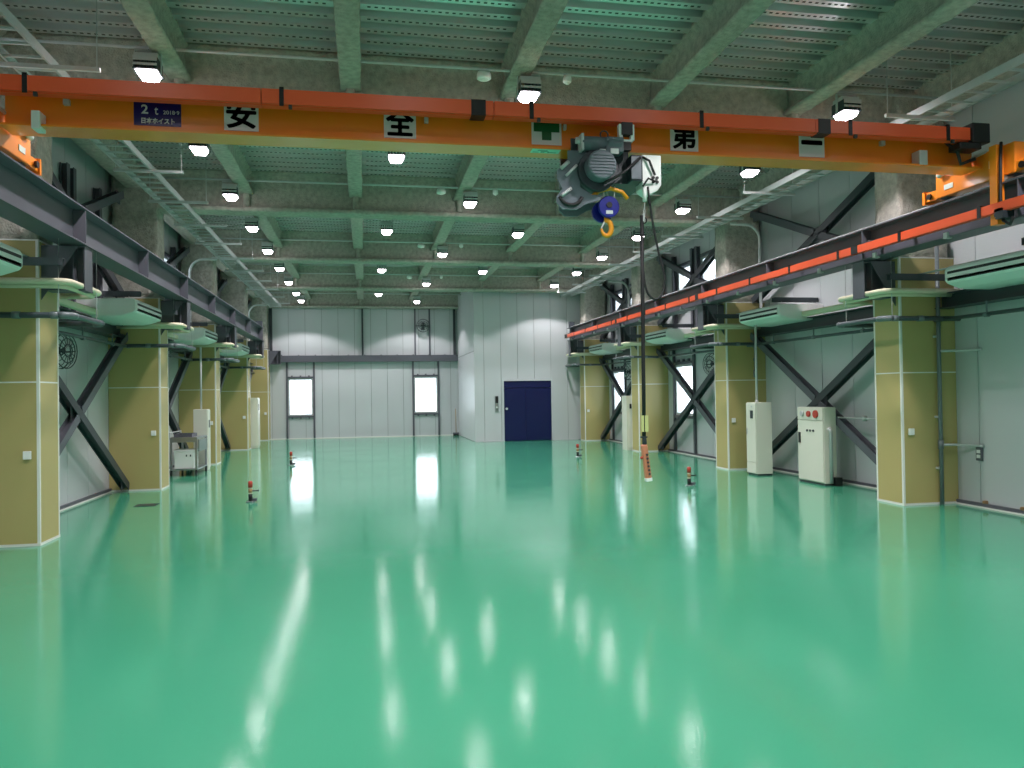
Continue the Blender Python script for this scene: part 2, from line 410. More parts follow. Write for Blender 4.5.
for h in win_back:
    for x in (h[0]-.05, h[1]+.05):
        m = MB(); m.bar((x,YB-.03,.02), (x,YB-.03,2.93), .07, .05); m.build('window_post', 'steel', wb)
    for z in (h[2]-.05, h[3]+.05):
        m = MB(); m.box(h[0]-.015, h[1]+.015, YB-.06, YB-.005, z-.035, z+.035)
        for t in (.15, .5, .85):
            x = h[0]+(h[1]-h[0])*t; m.box(x-.03, x+.03, YB-.07, YB-.005, z+.03*(1 if z > 1.5 else -1), z+.075*(1 if z > 1.5 else -1))
        m.build('window_rail', 'steel', wb)
# side-wall girts and window posts
for s, w, wins in ((-1, wl, win_left), (1, wr, win_right)):
    for i in range(2, len(YC)-1):
        y0, y1 = YC[i]+CD, YC[i+1]
        if s == 1 and y0 > 25.2: continue
        m = MB(); m.hbar((X(s,UW-.2),y0,2.78), (X(s,UW-.2),y1,2.78), .24, .2, .012); m.build('girt', 'steeldark', w)
        if i >= 3 and (i > 3 or s < 0):
            for yy in (y0+1.33, y0+2.52, y0+2.78, y0+3.95):
                m = MB(); m.hbar((X(s,UW-.07),yy,2.88), (X(s,UW-.07),yy,5.12), .12, .1, .01, up=(1,0,0)); m.build('mullion_post', 'steel', w)
            for yy in ((y0+2.9, y0+4.16) if s == 1 else (y0+2.1,)):
                m = MB(); m.bar((X(s,UW-.035),yy,.06), (X(s,UW-.035),yy,2.68), .07, .06, up=(1,0,0)); m.build('window_post', 'steel', w)
    for h in wins:
        for z in (h[2]-.05, h[3]+.05):
            m = MB(); m.box(X(s,UW-.002), X(s,UW-.06), h[0]-.03, h[1]+.03, z-.035, z+.035)
            if z > 2 and z < 3:
                for t in (.2, .5, .8): m.box(X(s,UW-.01), X(s,UW-.06), h[0]+(h[1]-h[0])*t-.03, h[0]+(h[1]-h[0])*t+.03, z+.03, z+.1)
            m.build('window_rail', 'steel', w)

# ================================================================== COLUMNS
upper = rough_extrude([(-.36,-.25),(.38,-.25),(.38,.25),(-.36,.25)], 'z', 3.4, 5.74, .1, .016, 3)
up0 = None
def column(i, s, label):
    global up0
    y = YC[i]; o = (X(s,UC+.4), y+CD/2, 0)
    t = thing('clad_column', o, label, 'column', 'tan clad columns')
    def B(): return MB(o)
    zt, zj, e = 3.39, 1.81, .008
    m = B(); m.box(X(s,UC+.02), X(s,UW-.005), y+.02, y+CD-.02, 0, zt-.01); m.build('core', 'tan', t)
    for z0, z1 in ((.03, zj-.008), (zj+.008, zt-.012)):
        m = B(); m.box(X(s,UC+.025), X(s,UW-.006), y, y+.02, z0, z1); m.build('front_panel', 'tan', t)
        m = B(); m.box(X(s,UC), X(s,UC+.02), y+.025, y+CD-.025, z0, z1); m.build('side_panel', 'tan', t)
        m = B(); m.box(X(s,UC+.025), X(s,UW-.006), y+CD-.02, y+CD, z0, z1); m.build('rear_panel', 'tan', t)
    for yy in (y, y+CD-.025):
        m = B(); m.box(X(s,UC-.003), X(s,UC+.025), yy-.003, yy+.028, 0, zt); m.build('corner_trim', 'white', t)
    m = B(); m.box(X(s,UC-.001), X(s,UW-.006), y-.001, y+CD+.001, zj-.008, zj+.008); m.build('joint_strip', 'white', t)
    m = B(); m.box(X(s,UC-.006), X(s,UW-.006), y-.006, y+CD+.006, 0, .028); m.build('base_strip', 'white', t)
    m = B(); m.box(X(s,UC-.004), X(s,UW-.006), y-.004, y+CD+.004, zt-.012, zt+.004); m.build('top_strip', 'white', t)
    if up0 is None: q = up0 = upper.build('upper_shaft', 'spray', t, smooth=True)
    else: q = copy_obj(up0, t)
    q.location = (0, 0, 0); q.rotation_euler = (0, 0, 0 if s == 1 else math.pi)
    m = B(); m.cyl((X(s,UC+.11), y, 1.0), (X(s,UC+.11), y-.03, 1.0), .018); m.box(X(s,UC+.07), X(s,UC+.15), y-.05, y-.02, .96, 1.05); m.build('outlet_box', 'ac', t, bevel=.006)
    # steel bracket carrying the crane runway
    yc = y+CD/2; uo, ui = UC, 4.93; zb, zq = 2.85, 3.36
    br = B(); br.box(X(s,uo), X(s,ui), yc-.13, yc+.13, zb, zb+.016); br.box(X(s,uo), X(s,ui), yc-.13, yc+.13, zq-.016, zq); br.box(X(s,uo), X(s,ui+.02), yc-.006, yc+.006, zb+.016, zq-.016)
    b = br.build('bracket', 'steel', t)
    for u in (uo-.04, 5.06, ui+.012):
        m = MB(); m.box(X(s,u)-.006-o[0], X(s,u)+.006-o[0], yc-.125-o[1], yc+.125-o[1], zb+.016, zq-.016); m.build('bracket_rib', 'steel', b)
    m = MB(); m.prism([(uo, zq-.016), (uo, zq-.016), (ui+.05, zq-.016), (uo, zb-.12)][1:], lambda p, q, a: (X(s,p)-o[0], a-o[1], q), yc-.2, yc-.19); m.build('gusset', 'steel', b)
    return t
cl = {}
for i in range(3, 8):
    k = i-3
    cl[(-1,i)] = column(i, -1, ('%s olive tan clad column along the left wall' % ('nearest','second','third','fourth','farthest')[k]) if k in (0,4) else '%s olive tan clad column from the viewer along the left wall' % ORD[k])
for i in range(3, 7):
    k = i-3
    cl[(1,i)] = column(i, 1, 'nearest olive tan clad column along the right wall' if k == 0 else 'olive tan clad column beside the white lift shaft' if k == 3 else '%s olive tan clad column from the viewer along the right wall' % ORD[k])

# ================================================================== CROSS BRACES
def brace(i, s, z0, z1, label, u, sec=.13):
    y0, y1 = YC[i]+CD, YC[i+1]; o = (X(s,u), (y0+y1)/2, z0)
    t = thing('cross_brace', o, label, 'brace', 'steel cross braces')
    x = X(s,u); up = (s,0,0)
    m = MB(o); m.hbar((x,y0,z1), (x,y1,z0), sec, sec, .012, up); m.build('diagonal', 'steeldark', t)  # shade put into the colour: darker than the diagonal that faces the light
    ym, zm = (y0+y1)/2, (z0+z1)/2; dv = Vector((0, y1-y0, z1-z0)).normalized()*.075
    for a, b in (((x,y0,z0), (x,ym-dv.y,zm-dv.z)), ((x,ym+dv.y,zm+dv.z), (x,y1,z1))):
        m = MB(o); m.hbar(a, b, sec, sec, .012, up); m.build('diagonal', 'steel', t)
    m = MB(o); m.box(x-.008, x+.008, ym-.22, ym+.22, zm-.13, zm+.13); m.build('gusset', 'steel', t)
    for yy, zz in ((y1-.12, z0+.08), (y0+.12, z0+.08), (y1-.12, z1-.08), (y0+.12, z1-.08)):
        m = MB(o); m.box(x-.008, x+.008, yy-.11, yy+.11, zz-.1, zz+.1); m.build('end_plate', 'steel', t)
for i in range(3, 7):
    k = i-3
    bay = ('%s and %s columns' % (ORD[k], ORD[k+1]))
    brace(i, -1, .08, 2.72, 'lower steel cross brace on left wall between the %s' % bay, 6.0-.05)
    brace(i, -1, 3.42, 5.2, 'upper steel cross brace above left crane beam between the %s' % bay, 6.0)
    if i < 6:
        brace(i, 1, .08, 2.72, 'lower steel cross brace on right wall between the %s' % bay, 5.95)
        brace(i, 1, 3.42, 5.2, 'upper steel cross brace above right crane beam between the %s' % bay, 6.0)

# ================================================================== CRANE RUNWAYS
RU, RZ0, RZ1 = 5.065, 3.365, 3.79
def runway(s):
    ya, yb = -4.5, 25.5; o = (X(s,RU), (ya+yb)/2, RZ0)
    t = thing('crane_runway_beam', o, 'long grey steel crane runway beam along the %s wall' % SIDE[s], 'crane beam', 'crane runway beams')
    m = MB(o); x = X(s,RU)
    m.box(x-.15, x+.15, ya, yb, RZ0, RZ0+.016); m.build('bottom_flange', 'steel', t)
    m = MB(o); m.box(x-.15, x+.15, ya, yb, RZ1-.016, RZ1); m.build('top_flange', 'steel', t)
    m = MB(o); m.box(x-.006, x+.006, ya, yb, RZ0+.016, RZ1-.016); m.build('web', 'steel', t)
    m = MB(o); m.box(x-.028, x+.028, ya, yb, RZ1, RZ1+.05); m.build('rail', 'galv', t)
    y = 9.6-2.6*2
    while y < yb-.1:
        m = MB(o); m.box(X(s,RU-.006), X(s,RU-.143), y-.006, y+.006, RZ0+.016, RZ1-.016); m.build('stiffener', 'steel', t); y += 2.6
    y = 8.0
    while y < yb and s > 0:
        m = MB(o); m.box(X(s,RU-.11), X(s,RU-.18), y-.03, y+.03, RZ0-.02, RZ0+.0); m.box(X(s,RU-.15), X(s,RU-.18), y-.03, y+.03, RZ0, RZ0+.05); m.build('clamp', 'galv', t); y += 1.3
    m = MB(o); m.box(x-.1, x+.1, yb-.08, yb-.02, RZ1, RZ1+.22); m.build('end_stop', 'steeldark', t)
    return t
runway(-1); runway(1)
# conductor duct along the right runway
o = (X(1,RU-.2), 10, 3.46)
t = thing('conductor_duct', o, 'thin orange power conductor duct clipped along right runway beam', 'conductor rail')
y = 4.45; x = X(1,RU-.2)
while y < 25.3:
    e = min(y+5.2, 25.4)
    m = MB(o); m.box(x-.03, x+.03, y+.02, e-.02, 3.465, 3.565); m.box(x-.022, x+.022, y+.02, e-.02, 3.455, 3.466); m.build('duct_length', 'redorange', t)
    m = MB(o); m.box(x-.034, x+.034, e-.07, e+.07, 3.46, 3.57); m.build('joint_cover', 'black', t)
    for q in (.35, 1.65, 2.95, 4.25):
        if y+q+.1 < e: m = MB(o); m.box(x-.033, x+.19, y+q, y+q+.05, 3.568, 3.585); m.box(x-.036, x-.03, y+q, y+q+.05, 3.45, 3.585); m.build('clip', 'black', t)
    m = MB(o); m.box(x-.034, x+.2, e-.35, e-.3, 3.57, 3.585); m.build('arm', 'steel', t)
    y = e
m = MB(o); m.box(x-.04, x+.04, 25.4, 25.5, 3.45, 3.58); m.build('end_cap', 'black', t)

# ================================================================== OVERHEAD CRANE
GYC = 7.65; GZ0, GZ1 = 4.03, 4.46; fy = GYC-.15
o = (CX, GYC, 3.84)
cr = thing('overhead_crane', o, 'orange overhead travelling crane spanning the hall with safety signs', 'crane')
xa, xb = X(-1,4.95), X(1,4.95)
m = MB(o); m.box(xa, xb, fy, GYC+.15, GZ0, GZ0+.02); m.build('bottom_flange', 'orange', cr)
m = MB(o); m.box(xa, xb, fy, GYC+.15, GZ1-.02, GZ1); m.build('top_flange', 'orange', cr)
m = MB(o); m.box(xa, xb, GYC-.007, GYC+.007, GZ0+.02, GZ1-.02); m.build('web', 'orange', cr)
for s in (-1, 1):
    x = X(s,RU)
    m = MB(o); m.box(x-.1, x+.1, GYC-.58, GYC+.58, 3.87, 4.2)
    tr = m.build('end_truck', 'orange', cr, bevel=.01)
    for e in (-1, 1):
        m = MB(); m.box(x-.09-o[0], x+.09-o[0], e*.58, e*.78, .03, .14); m.box(x-.11-o[0], x+.11-o[0], e*.76, e*.8, 0, .16); m.build('wheel_stub', 'orange', tr)
        m = MB(); m.cyl((x-.07-o[0], e*.5, .1), (x+.07-o[0], e*.5, .1), .095, 18); m.build('wheel', 'steeldark', tr, smooth=True)
        m = MB(); m.cyl((X(s,RU-.1)-o[0], e*.68, .08), (X(s,RU-.125)-o[0], e*.68, .08), .035, 12); m.build('buffer', 'black', tr)
    m = MB(); m.box(X(s,RU-.1)-o[0], X(s,RU-.106)-o[0], .3, .44, .1, .16); m.build('data_label', 'sign', tr)
    m = MB(); m.box(X(s,RU-.1)-o[0], X(s,RU-.106)-o[0], -.42, -.24, .16, .24); m.build('data_label', 'sign', tr)
    m = MB(); m.bar((X(s,RU-.1)-o[0], -.2, .36), (X(s,RU-.14)-o[0], .45, .3), .025, .025); m.cyl((X(s,RU-.13)-o[0], .42, .3), (X(s,RU-.13)-o[0], .5, .28), .03); m.build('limit_switch', 'galv', tr)
# collector post hanging beside the right truck
m = MB(o); m.box(X(1,RU-.205), X(1,RU-.11), 7.2, 7.3, 3.34, 4.2); m.build('collector_post', 'orange', cr, bevel=.004)
m = MB(o); m.box(X(1,RU-.27), X(1,RU-.13), 7.06, 7.16, 3.38, 3.46); m.box(X(1,RU-.23), X(1,RU-.19), 7.1, 7.22, 3.42, 3.5); m.build('collector_shoe', 'hoistdark', cr)
m = MB(o); m.tube([(X(1,RU-.15),7.19,4.22),(X(1,RU-.2),7.15,4.0),(X(1,RU-.2),7.16,3.6),(X(1,RU-.21),7.12,3.36),(X(1,RU-.22),7.02,3.3),(X(1,RU-.24),6.96,3.36)], .016, 8); m.build('collector_cable', 'rubber', cr, smooth=True)
# red-orange conductor duct on the girder, clips, covers
dy0, dy1, dz0, dz1 = 7.35, 7.49, 4.285, 4.42
for x0, x1 in ((xa, -.9), (-.9, 1.25), (1.25, 4.65), (4.65, 6.5)):
    m = MB(o); m.box(x0+.004, x1-.004, dy0, dy1, dz0, dz1); m.box(x0+.004, x1-.004, dy0+.03, dy1-.02, dz0-.008, dz0); m.build('duct_length', 'redorange', cr)
for x in (1.1, 4.75):
    m = MB(o); m.box(x-.07, x+.07, dy0-.006, dy1+.006, dz0-.012, dz1+.006); m.build('joint_cover', 'black', cr)
for x in (-2.86, -.72, 1.62, 3.38, 5.05, 6.22):
    m = MB(o); m.box(x-.02, x+.02, dy0-.008, dy0, dz0-.02, dz1+.02); m.box(x-.02, x+.02, dy0-.008, fy+.02, dz1+.002, dz1+.014); c = m.build('clip', 'black', cr)
    m = MB(); m.box(x+.06-o[0], x+.09-o[0], dy0+.01-o[1], dy0+.04-o[1], dz0-.035-o[2], dz0-o[2]); m.build('bolt_tab', 'hoistdark', c)
m = MB(o); m.box(6.5, 6.72, dy0-.03, dy1+.03, dz0-.03, dz1+.05); m.box(6.35, 6.62, dy0-.02, dy1+.02, dz0-.1, dz0-.03); m.build('duct_end_box', 'black', cr, bevel=.01)
m = MB(o); m.tube([(6.3,dy1,4.3),(6.42,7.45,4.18),(6.48,7.48,4.06),(6.6,7.4,4.1)], .02, 8); m.build('power_cable', 'rubber', cr, smooth=True)
for x, w in ((-2.62,.05), (5.62,.05), (.62,.04), (2.02,.03)):
    m = MB(o); m.box(x-w/2, x+w/2, GYC-.05, GYC-.007, 4.27, 4.32); m.build('bracket_tab', 'galv', cr)
m = MB(o); m.box(-2.86, -2.79, fy-.03, fy+.12, 4.0, 4.16); m.build('stop_block', 'sign', cr, bevel=.006)
m = MB(o); m.box(5.98, 6.08, fy-.01, fy+.12, 4.04, 4.2); m.build('stop_block', 'galv', cr, bevel=.006)
# signs on the web
wy = GYC-.007
def sign(x0, x1, body, green=False):
    w = x1-x0; z0 = 4.115; z1 = z0+w+.02; xc = (x0+x1)/2
    m = MB(o); m.box(x0, x1, wy-.006, wy, z0, min(z1, GZ1-.025)); p = m.build('safety_sign', 'sign', cr)
    if green:
        q = MB(); a = w*.16; b = w*.43; zc = z0+w/2+.025
        q.prism([(-a,-b),(a,-b),(a,-a),(b,-a),(b,a),(a,a),(a,b-.03),(-a,b-.03),(-a,a),(-b,a),(-b,-a),(-a,-a)], lambda p_, q_, t_: (xc+p_-o[0], t_-o[1], zc+q_-o[2]), wy-.009, wy-.006); q.build('green_cross', 'green', p)
    else:
        h = .275 if body != '\u4e00' else None
        text_part('lettering', body, .3, (xc, wy-.008, z0+.165 if h else z0+.155), 'black', p, fat=.009, width=.255 if h else .23, height=h or .035, o=o)
sign(-1.27, -.96, '\u5b89'); sign(.21, .52, '\u5168'); sign(1.68, 1.99, '', True); sign(3.16, 3.47, '\u7b2c'); sign(4.63, 4.93, '\u4e00')
m = MB(o); m.box(-2.06, -1.65, wy-.006, wy, 4.125, 4.34); pl = m.build('capacity_plate', 'navy', cr)
text_part('lettering', '2', .1, (-1.965, wy-.008, 4.275), 'sign', pl, bold=.002, height=.085, width=.06, o=o)
text_part('lettering', 't', .1, (-1.865, wy-.008, 4.262), 'sign', pl, bold=.001, height=.07, width=.032, o=o)
text_part('lettering', '2018\u00b79', .05, (-1.735, wy-.008, 4.253), 'sign', pl, bold=.0004, height=.036, width=.14, o=o)
text_part('lettering', '\u65e5\u672c\u30db\u30a4\u30b9\u30c8', .06, (-1.85, wy-.008, 4.17), 'sign', pl, bold=.002, height=.055, width=.29, o=o)
m = MB(o); m.box(1.66, 1.95, fy+.01, fy+.13, GZ0-.004, GZ0); st_ = m.build('sticker', 'mint', cr)
m = MB()
for (a, b, c_) in ((.06,.16,.03), (.02,.08,.085), (.1,.14,.085), (.17,.26,.085), (.1,.18,.06)):
    m.box(1.66+a-o[0], 1.66+b-o[0], fy+.01+c_-o[1], fy+.022+c_-o[1], GZ0-.0055-o[2], GZ0-.004-o[2])
m.build('sticker_print', 'green', st_)

# ================================================================== HOIST under the girder
o = (2.35, GYC, GZ0)
ho = thing('electric_hoist', o, 'grey electric wire-rope hoist with round motor under the crane girder', 'hoist')
hf = 7.34
def HB(): return MB(o)
# trolley: side plates, wheels, travel motor
for yy in (7.42, 7.84):
    m = HB(); m.box(2.03, 2.62, yy, yy+.02, 3.84, 4.12); m.build('trolley_plate', 'hoistdark', ho)
for xx in (2.12, 2.5):
    for yy in (7.5, 7.78):
        m = HB(); m.cyl((xx,yy-.03,4.1), (xx,yy+.03,4.1), .055, 16); m.build('trolley_wheel', 'galv', ho, smooth=True)
m = HB(); m.cyl((2.1,7.32,4.04), (2.36,7.32,4.04), .072, 18); m.build('travel_motor', 'hoist', ho, smooth=True)
m = HB(); m.cyl((2.36,7.32,4.04), (2.5,7.32,4.03), .085, 8); m.box(2.34, 2.52, 7.25, 7.42, 3.95, 4.1); m.build('gearbox', 'hoist', ho, bevel=.01)
m = HB(); m.box(2.09, 2.115, 7.25, 7.39, 3.96, 4.12); m.cyl((2.05,7.32,4.06), (2.09,7.32,4.06), .025); m.build('motor_end_cover', 'galv', ho)
m = HB(); m.box(2.27, 2.33, 7.24, 7.26, 3.93, 3.97); m.build('rating_plate', 'sign', ho)
m = HB(); m.box(2.38, 2.46, 7.24, 7.26, 3.93, 3.98); m.build('rating_plate', 'sign', ho)
# lift motor, round finned end toward the viewer
m = HB(); m.cyl((2.27,7.16,3.8), (2.27,7.5,3.8), .145, 26); mo = m.build('lift_motor', 'hoist', ho, smooth=True, bevel=.02)
for k in range(7):
    z = -.09+k*.03; w = math.sqrt(max(0, .13**2-z*z))
    m = MB(); m.box(2.27-w-o[0], 2.27+w-o[0], 7.152-o[1], 7.16-o[1], 3.8+z-.006-o[2], 3.8+z+.006-o[2]); m.build('cooling_fin', 'hoist', mo)
m = HB(); m.cyl((2.27,7.3,3.78), (2.27,7.42,3.78), .2, 26); m.build('motor_flange', 'hoistdark', ho, smooth=True)
# drum and side frames
m = HB(); m.cyl((2.2,7.44,3.76), (2.2,7.9,3.78), .15, 24); m.build('rope_drum', 'steeldark', ho, smooth=True)
fr = [(1.98,3.98),(2.16,3.98),(2.22,3.9),(2.10,3.78),(2.1,3.62),(2.22,3.55),(2.32,3.55),(2.3,3.5),(2.16,3.46),(2.06,3.4),(1.92,3.4),(1.86,3.46),(1.86,3.52),(1.92,3.6),(1.87,3.7),(1.87,3.78),(1.93,3.84),(1.98,3.9)]
for yy, dx, dz in ((7.36,.0,0), (7.9,.16,.06)):
    m = HB(); m.prism(fr, lambda p, q, a: (p+dx, a, q+dz), yy, yy+.025); m.build('side_frame', 'hoist', ho)
m = HB(); m.tube([(2.0+.12*math.cos(a), 7.345, 3.56+.12*math.sin(a)) for a in [math.radians(200+i*14) for i in range(11)]], .018, 8); m.build('hose', 'rubber', ho, smooth=True)
for p, q, r in (((1.9,7.33,3.52),(2.0,7.33,3.6),.018), ((1.9,7.33,3.79),(1.98,7.33,3.86),.02), ((1.95,7.33,3.72),(2.06,7.33,3.83),.014)):
    m = HB(); m.cyl(p, q, r, 10); m.build('tie_bolt', 'galv', ho, smooth=True)
m = HB(); m.box(2.3, 2.78, 7.4, 7.9, 3.68, 3.84); m.build('cross_beam', 'hoistdark', ho)
m = HB(); m.box(2.6, 2.72, 7.28, 7.42, 3.68, 3.94); m.build('relay_box', 'hoistdark', ho, bevel=.01)
m = HB(); m.box(2.6, 2.70, 7.27, 7.28, 3.7, 3.92); m.build('relay_cover', 'hoist', ho)
cb = HB(); cb.prism([(2.72,3.95),(2.92,3.95),(2.92,3.66),(2.88,3.6),(2.8,3.56),(2.72,3.62)], lambda p, q, a: (p, a, q), 7.3, 7.5); cbo = cb.build('control_box', 'ac', ho, bevel=.008)
m = MB()
for xx in (2.83, 2.87):
    for zz in (3.68, 3.72): m.cyl((xx-o[0],7.3-o[1],zz-o[2]), (xx-o[0],7.28-o[1],zz-o[2]), .015, 10)
m.build('cable_gland', 'black', cbo)
m = HB(); m.tube([(2.72,7.3,3.93),(2.78,7.26,3.88),(2.84,7.27,3.74)], .012); m.tube([(2.3,7.22,3.63),(2.5,7.22,3.74),(2.68,7.24,3.9)], .014); m.tube([(2.84,7.27,3.68),(2.76,7.24,3.7),(2.7,7.24,3.62)], .01); m.build('wiring', 'rubber', ho, smooth=True)
# limit unit on the trolley top
m = HB(); m.box(2.48, 2.52, 7.28, 7.34, 4.08, 4.24); m.box(2.6, 2.64, 7.28, 7.34, 4.08, 4.24); m.box(2.5, 2.62, 7.28, 7.34, 4.06, 4.09); m.build('switch_frame', 'ac', ho, bevel=.006)
m = HB(); m.box(2.505, 2.615, 7.26, 7.34, 4.13, 4.25); m.box(2.52, 2.6, 7.27, 7.34, 3.98, 4.06); m.build('collector_unit', 'black', ho)
m = HB(); m.tube([(2.34+.04*math.cos(a), 7.32, 4.135+.04*math.sin(a)) for a in [i*.5236 for i in range(13)]], .007, 6); m.build('lifting_eye', 'steeldark', ho)
# ropes, guide, hook block and hook
for xx in (2.39, 2.43, 2.5):
    m = HB(); m.cyl((xx,7.5,3.72), (xx-.01,7.5,3.48), .007, 6); m.build('wire_rope', 'galv', ho)
m = HB(); m.tube([(2.22,7.4,3.53),(2.3,7.4,3.6),(2.42,7.4,3.63),(2.54,7.4,3.6),(2.6,7.4,3.53)], .022, 8); m.build('rope_guide', 'hook', ho, smooth=True)
hb = HB(); hb.cyl((2.42,7.44,3.46), (2.42,7.49,3.46), .108, 26); hk = hb.build('hook_block', 'bluehook', ho, smooth=True, bevel=.008)
m = MB(); m.cyl((2.385-o[0],7.54-o[1],3.43-o[2]), (2.385-o[0],7.59-o[1],3.43-o[2]), .108, 26); m.build('block_cheek', 'bluehook', hk, smooth=True)
m = MB(); m.cyl((2.42-o[0],7.43-o[1],3.475-o[2]), (2.42-o[0],7.44-o[1],3.475-o[2]), .03, 14); m.build('block_pin', 'black', hk)
m = MB(); m.box(2.385-o[0], 2.455-o[0], 7.434-o[1], 7.44-o[1], 3.385-o[2], 3.42-o[2]); m.build('block_label', 'sign', hk)
hp = [(2.405,7.5,3.37),(2.405,7.5,3.34)]+[(2.405+.052*math.cos(a), 7.5, 3.255+.078*math.sin(a)) for a in [math.radians(100-i*25) for i in range(12)]]
m = HB(); m.tube(hp, [.022,.024]+[.027]*7+[.026,.024,.02,.016,.01], 10); m.build('hook', 'hook', ho, smooth=True)
m = HB(); m.bar((2.39,7.5,3.33), (2.35,7.5,3.25), .012, .02, up=(0,1,0)); m.build('hook_latch', 'galv', ho)

# pendant control
o = (2.7, 7.3, .72)
pe = thing('pendant_control', o, 'orange push-button pendant hanging on a black cable from the hoist', 'crane control')
m = MB(o); m.tube([(2.7,7.28,3.34),(2.695,7.28,2.6),(2.69,7.28,1.8),(2.685,7.28,1.17)], .02, 8); m.build('cable', 'rubber', pe, smooth=True)
lp = [(2.76,3.62),(2.80,3.3),(2.86,2.98),(2.915,2.76),(2.92,2.66),(2.89,2.56),(2.83,2.515),(2.77,2.54),(2.725,2.63),(2.705,2.8),(2.70,3.05),(2.70,3.34)]
def catmull(p, n=5):
    out = []; q = [p[0]]+p+[p[-1]]
    for i in range(1, len(q)-2):
        for k in range(n):
            t_ = k/n; out.append(tuple(.5*(2*q[i][j]+(q[i+1][j]-q[i-1][j])*t_+(2*q[i-1][j]-5*q[i][j]+4*q[i+1][j]-q[i+2][j])*t_**2+(3*q[i][j]-q[i-1][j]-3*q[i+1][j]+q[i+2][j])*t_**3) for j in range(2)))
    return out+[p[-1]]
m = MB(o); m.tube([(a, 7.26+.02*k/60, b) for k, (a, b) in enumerate(catmull(lp))], .011, 8); m.build('cable_loop', 'rubber', pe, smooth=True)
m = MB(o); m.cyl((2.73,7.27,3.62), (2.73,7.27,3.48), .022, 10); m.build('plug', 'ac', pe, smooth=True)
m = MB(o); m.tube([(2.73,7.27,3.48),(2.725,7.27,3.42),(2.715,7.27,3.38),(2.725,7.27,3.34),(2.735,7.27,3.38),(2.725,7.27,3.42)], .004, 6); m.cyl((2.72,7.27,3.36), (2.715,7.27,3.28), .012); m.build('strain_wire', 'galv', pe)
m = MB(o); m.tube([(2.715+.03*math.cos(a),7.27,3.29+.03*math.sin(a)) for a in [i*.5236 for i in range(13)]], .007, 6); m.build('ring', 'black', pe)
m = MB(o); m.box(2.655, 2.725, 7.262, 7.268, 1.21, 1.37); m.build('tag', 'yellowclear', pe)
m = MB(o); m.tube([(2.685,7.28,1.18),(2.688,7.28,1.12),(2.69,7.28,1.08)], [.016,.024,.022], 10); m.box(2.65, 2.715, 7.265, 7.295, 1.15, 1.165); m.build('cable_boot', 'hoistdark', pe)
bd = MB(o); ax = Vector((.045,0,-.36)).normalized()
P0 = Vector((2.68,7.28,1.085)); bd.bar(P0, P0+ax*.36, .06, .055, up=(0,1,0)); body = bd.build('body', 'pendant', pe, bevel=.012)
m = MB(o); m.bar(P0+ax*.33, P0+ax*.365, .064, .058, up=(0,1,0)); m.build('end_band', 'ac', pe, bevel=.005)
for k in range(6):
    c = P0+ax*(.1+k*.038)+Vector((.008,-.029,0)); m = MB(o); m.cyl(c, c+Vector((0,-.008,0)), .011, 10); m.build('button', 'hoistdark', pe)
m = MB(o); c = P0+ax*.13+Vector((-.035,-.01,0)); m.cyl(c, c+Vector((-.02,0,0)), .014, 10); m.build('stop_button', 'red', pe)

# ================================================================== CABLE TRAYS
def tray(s):
    u0, u1, z = 4.81, 5.2, 4.9; ya, yb = -2, 29.6; o = (X(s,5.0), (ya+yb)/2, z)
    t = thing('cable_tray', o, 'galvanised ladder cable tray hung high along the %s wall' % SIDE[s], 'cable tray', 'ladder cable trays')
    for u in (u0, u1):
        m = MB(o); x = X(s,u); m.box(x-.004, x+.004, ya, yb, z, z+.09); k = 1 if u == u0 else -1
        for zz in (z, z+.085): m.box(X(s,u), X(s,u+k*.02), ya, yb, zz, zz+.005)
        m.build('side_rail', 'galv', t)
    r0 = None; y = 4.0
    while y < yb:
        if r0 is None:
            m = MB(); m.box(X(s,u0)-o[0]+s*.005, X(s,u1)-o[0]-s*.005, -.015, .015, .012, .034); r = r0 = m.build('rung', 'galv', t)
        else: r = copy_obj(r0, t)
        r.location = (0, y-o[1], 0); y += .3
    y = 8.3; h0 = None
    while y < yb:
        if h0 is None:
            m = MB(); m.box(X(s,4.36)-o[0], X(s,u1+.1)-o[0], -.02, .02, -.045, -.005); h = h0 = m.build('support_channel', 'galv', t)
            rods = []
            for u in (4.39, u1+.07):
                q = MB(); q.cyl((X(s,u)-o[0],0,-.045), (X(s,u)-o[0],0,ZD-z), .006, 6); rods.append(q.build('hanger_rod', 'galv', h))
        else:
            h = copy_obj(h0, t)
            for rd0 in rods: copy_obj(rd0, h)
        h.location = (0, y-o[1], 0); y += 1.8
tray(-1); tray(1)

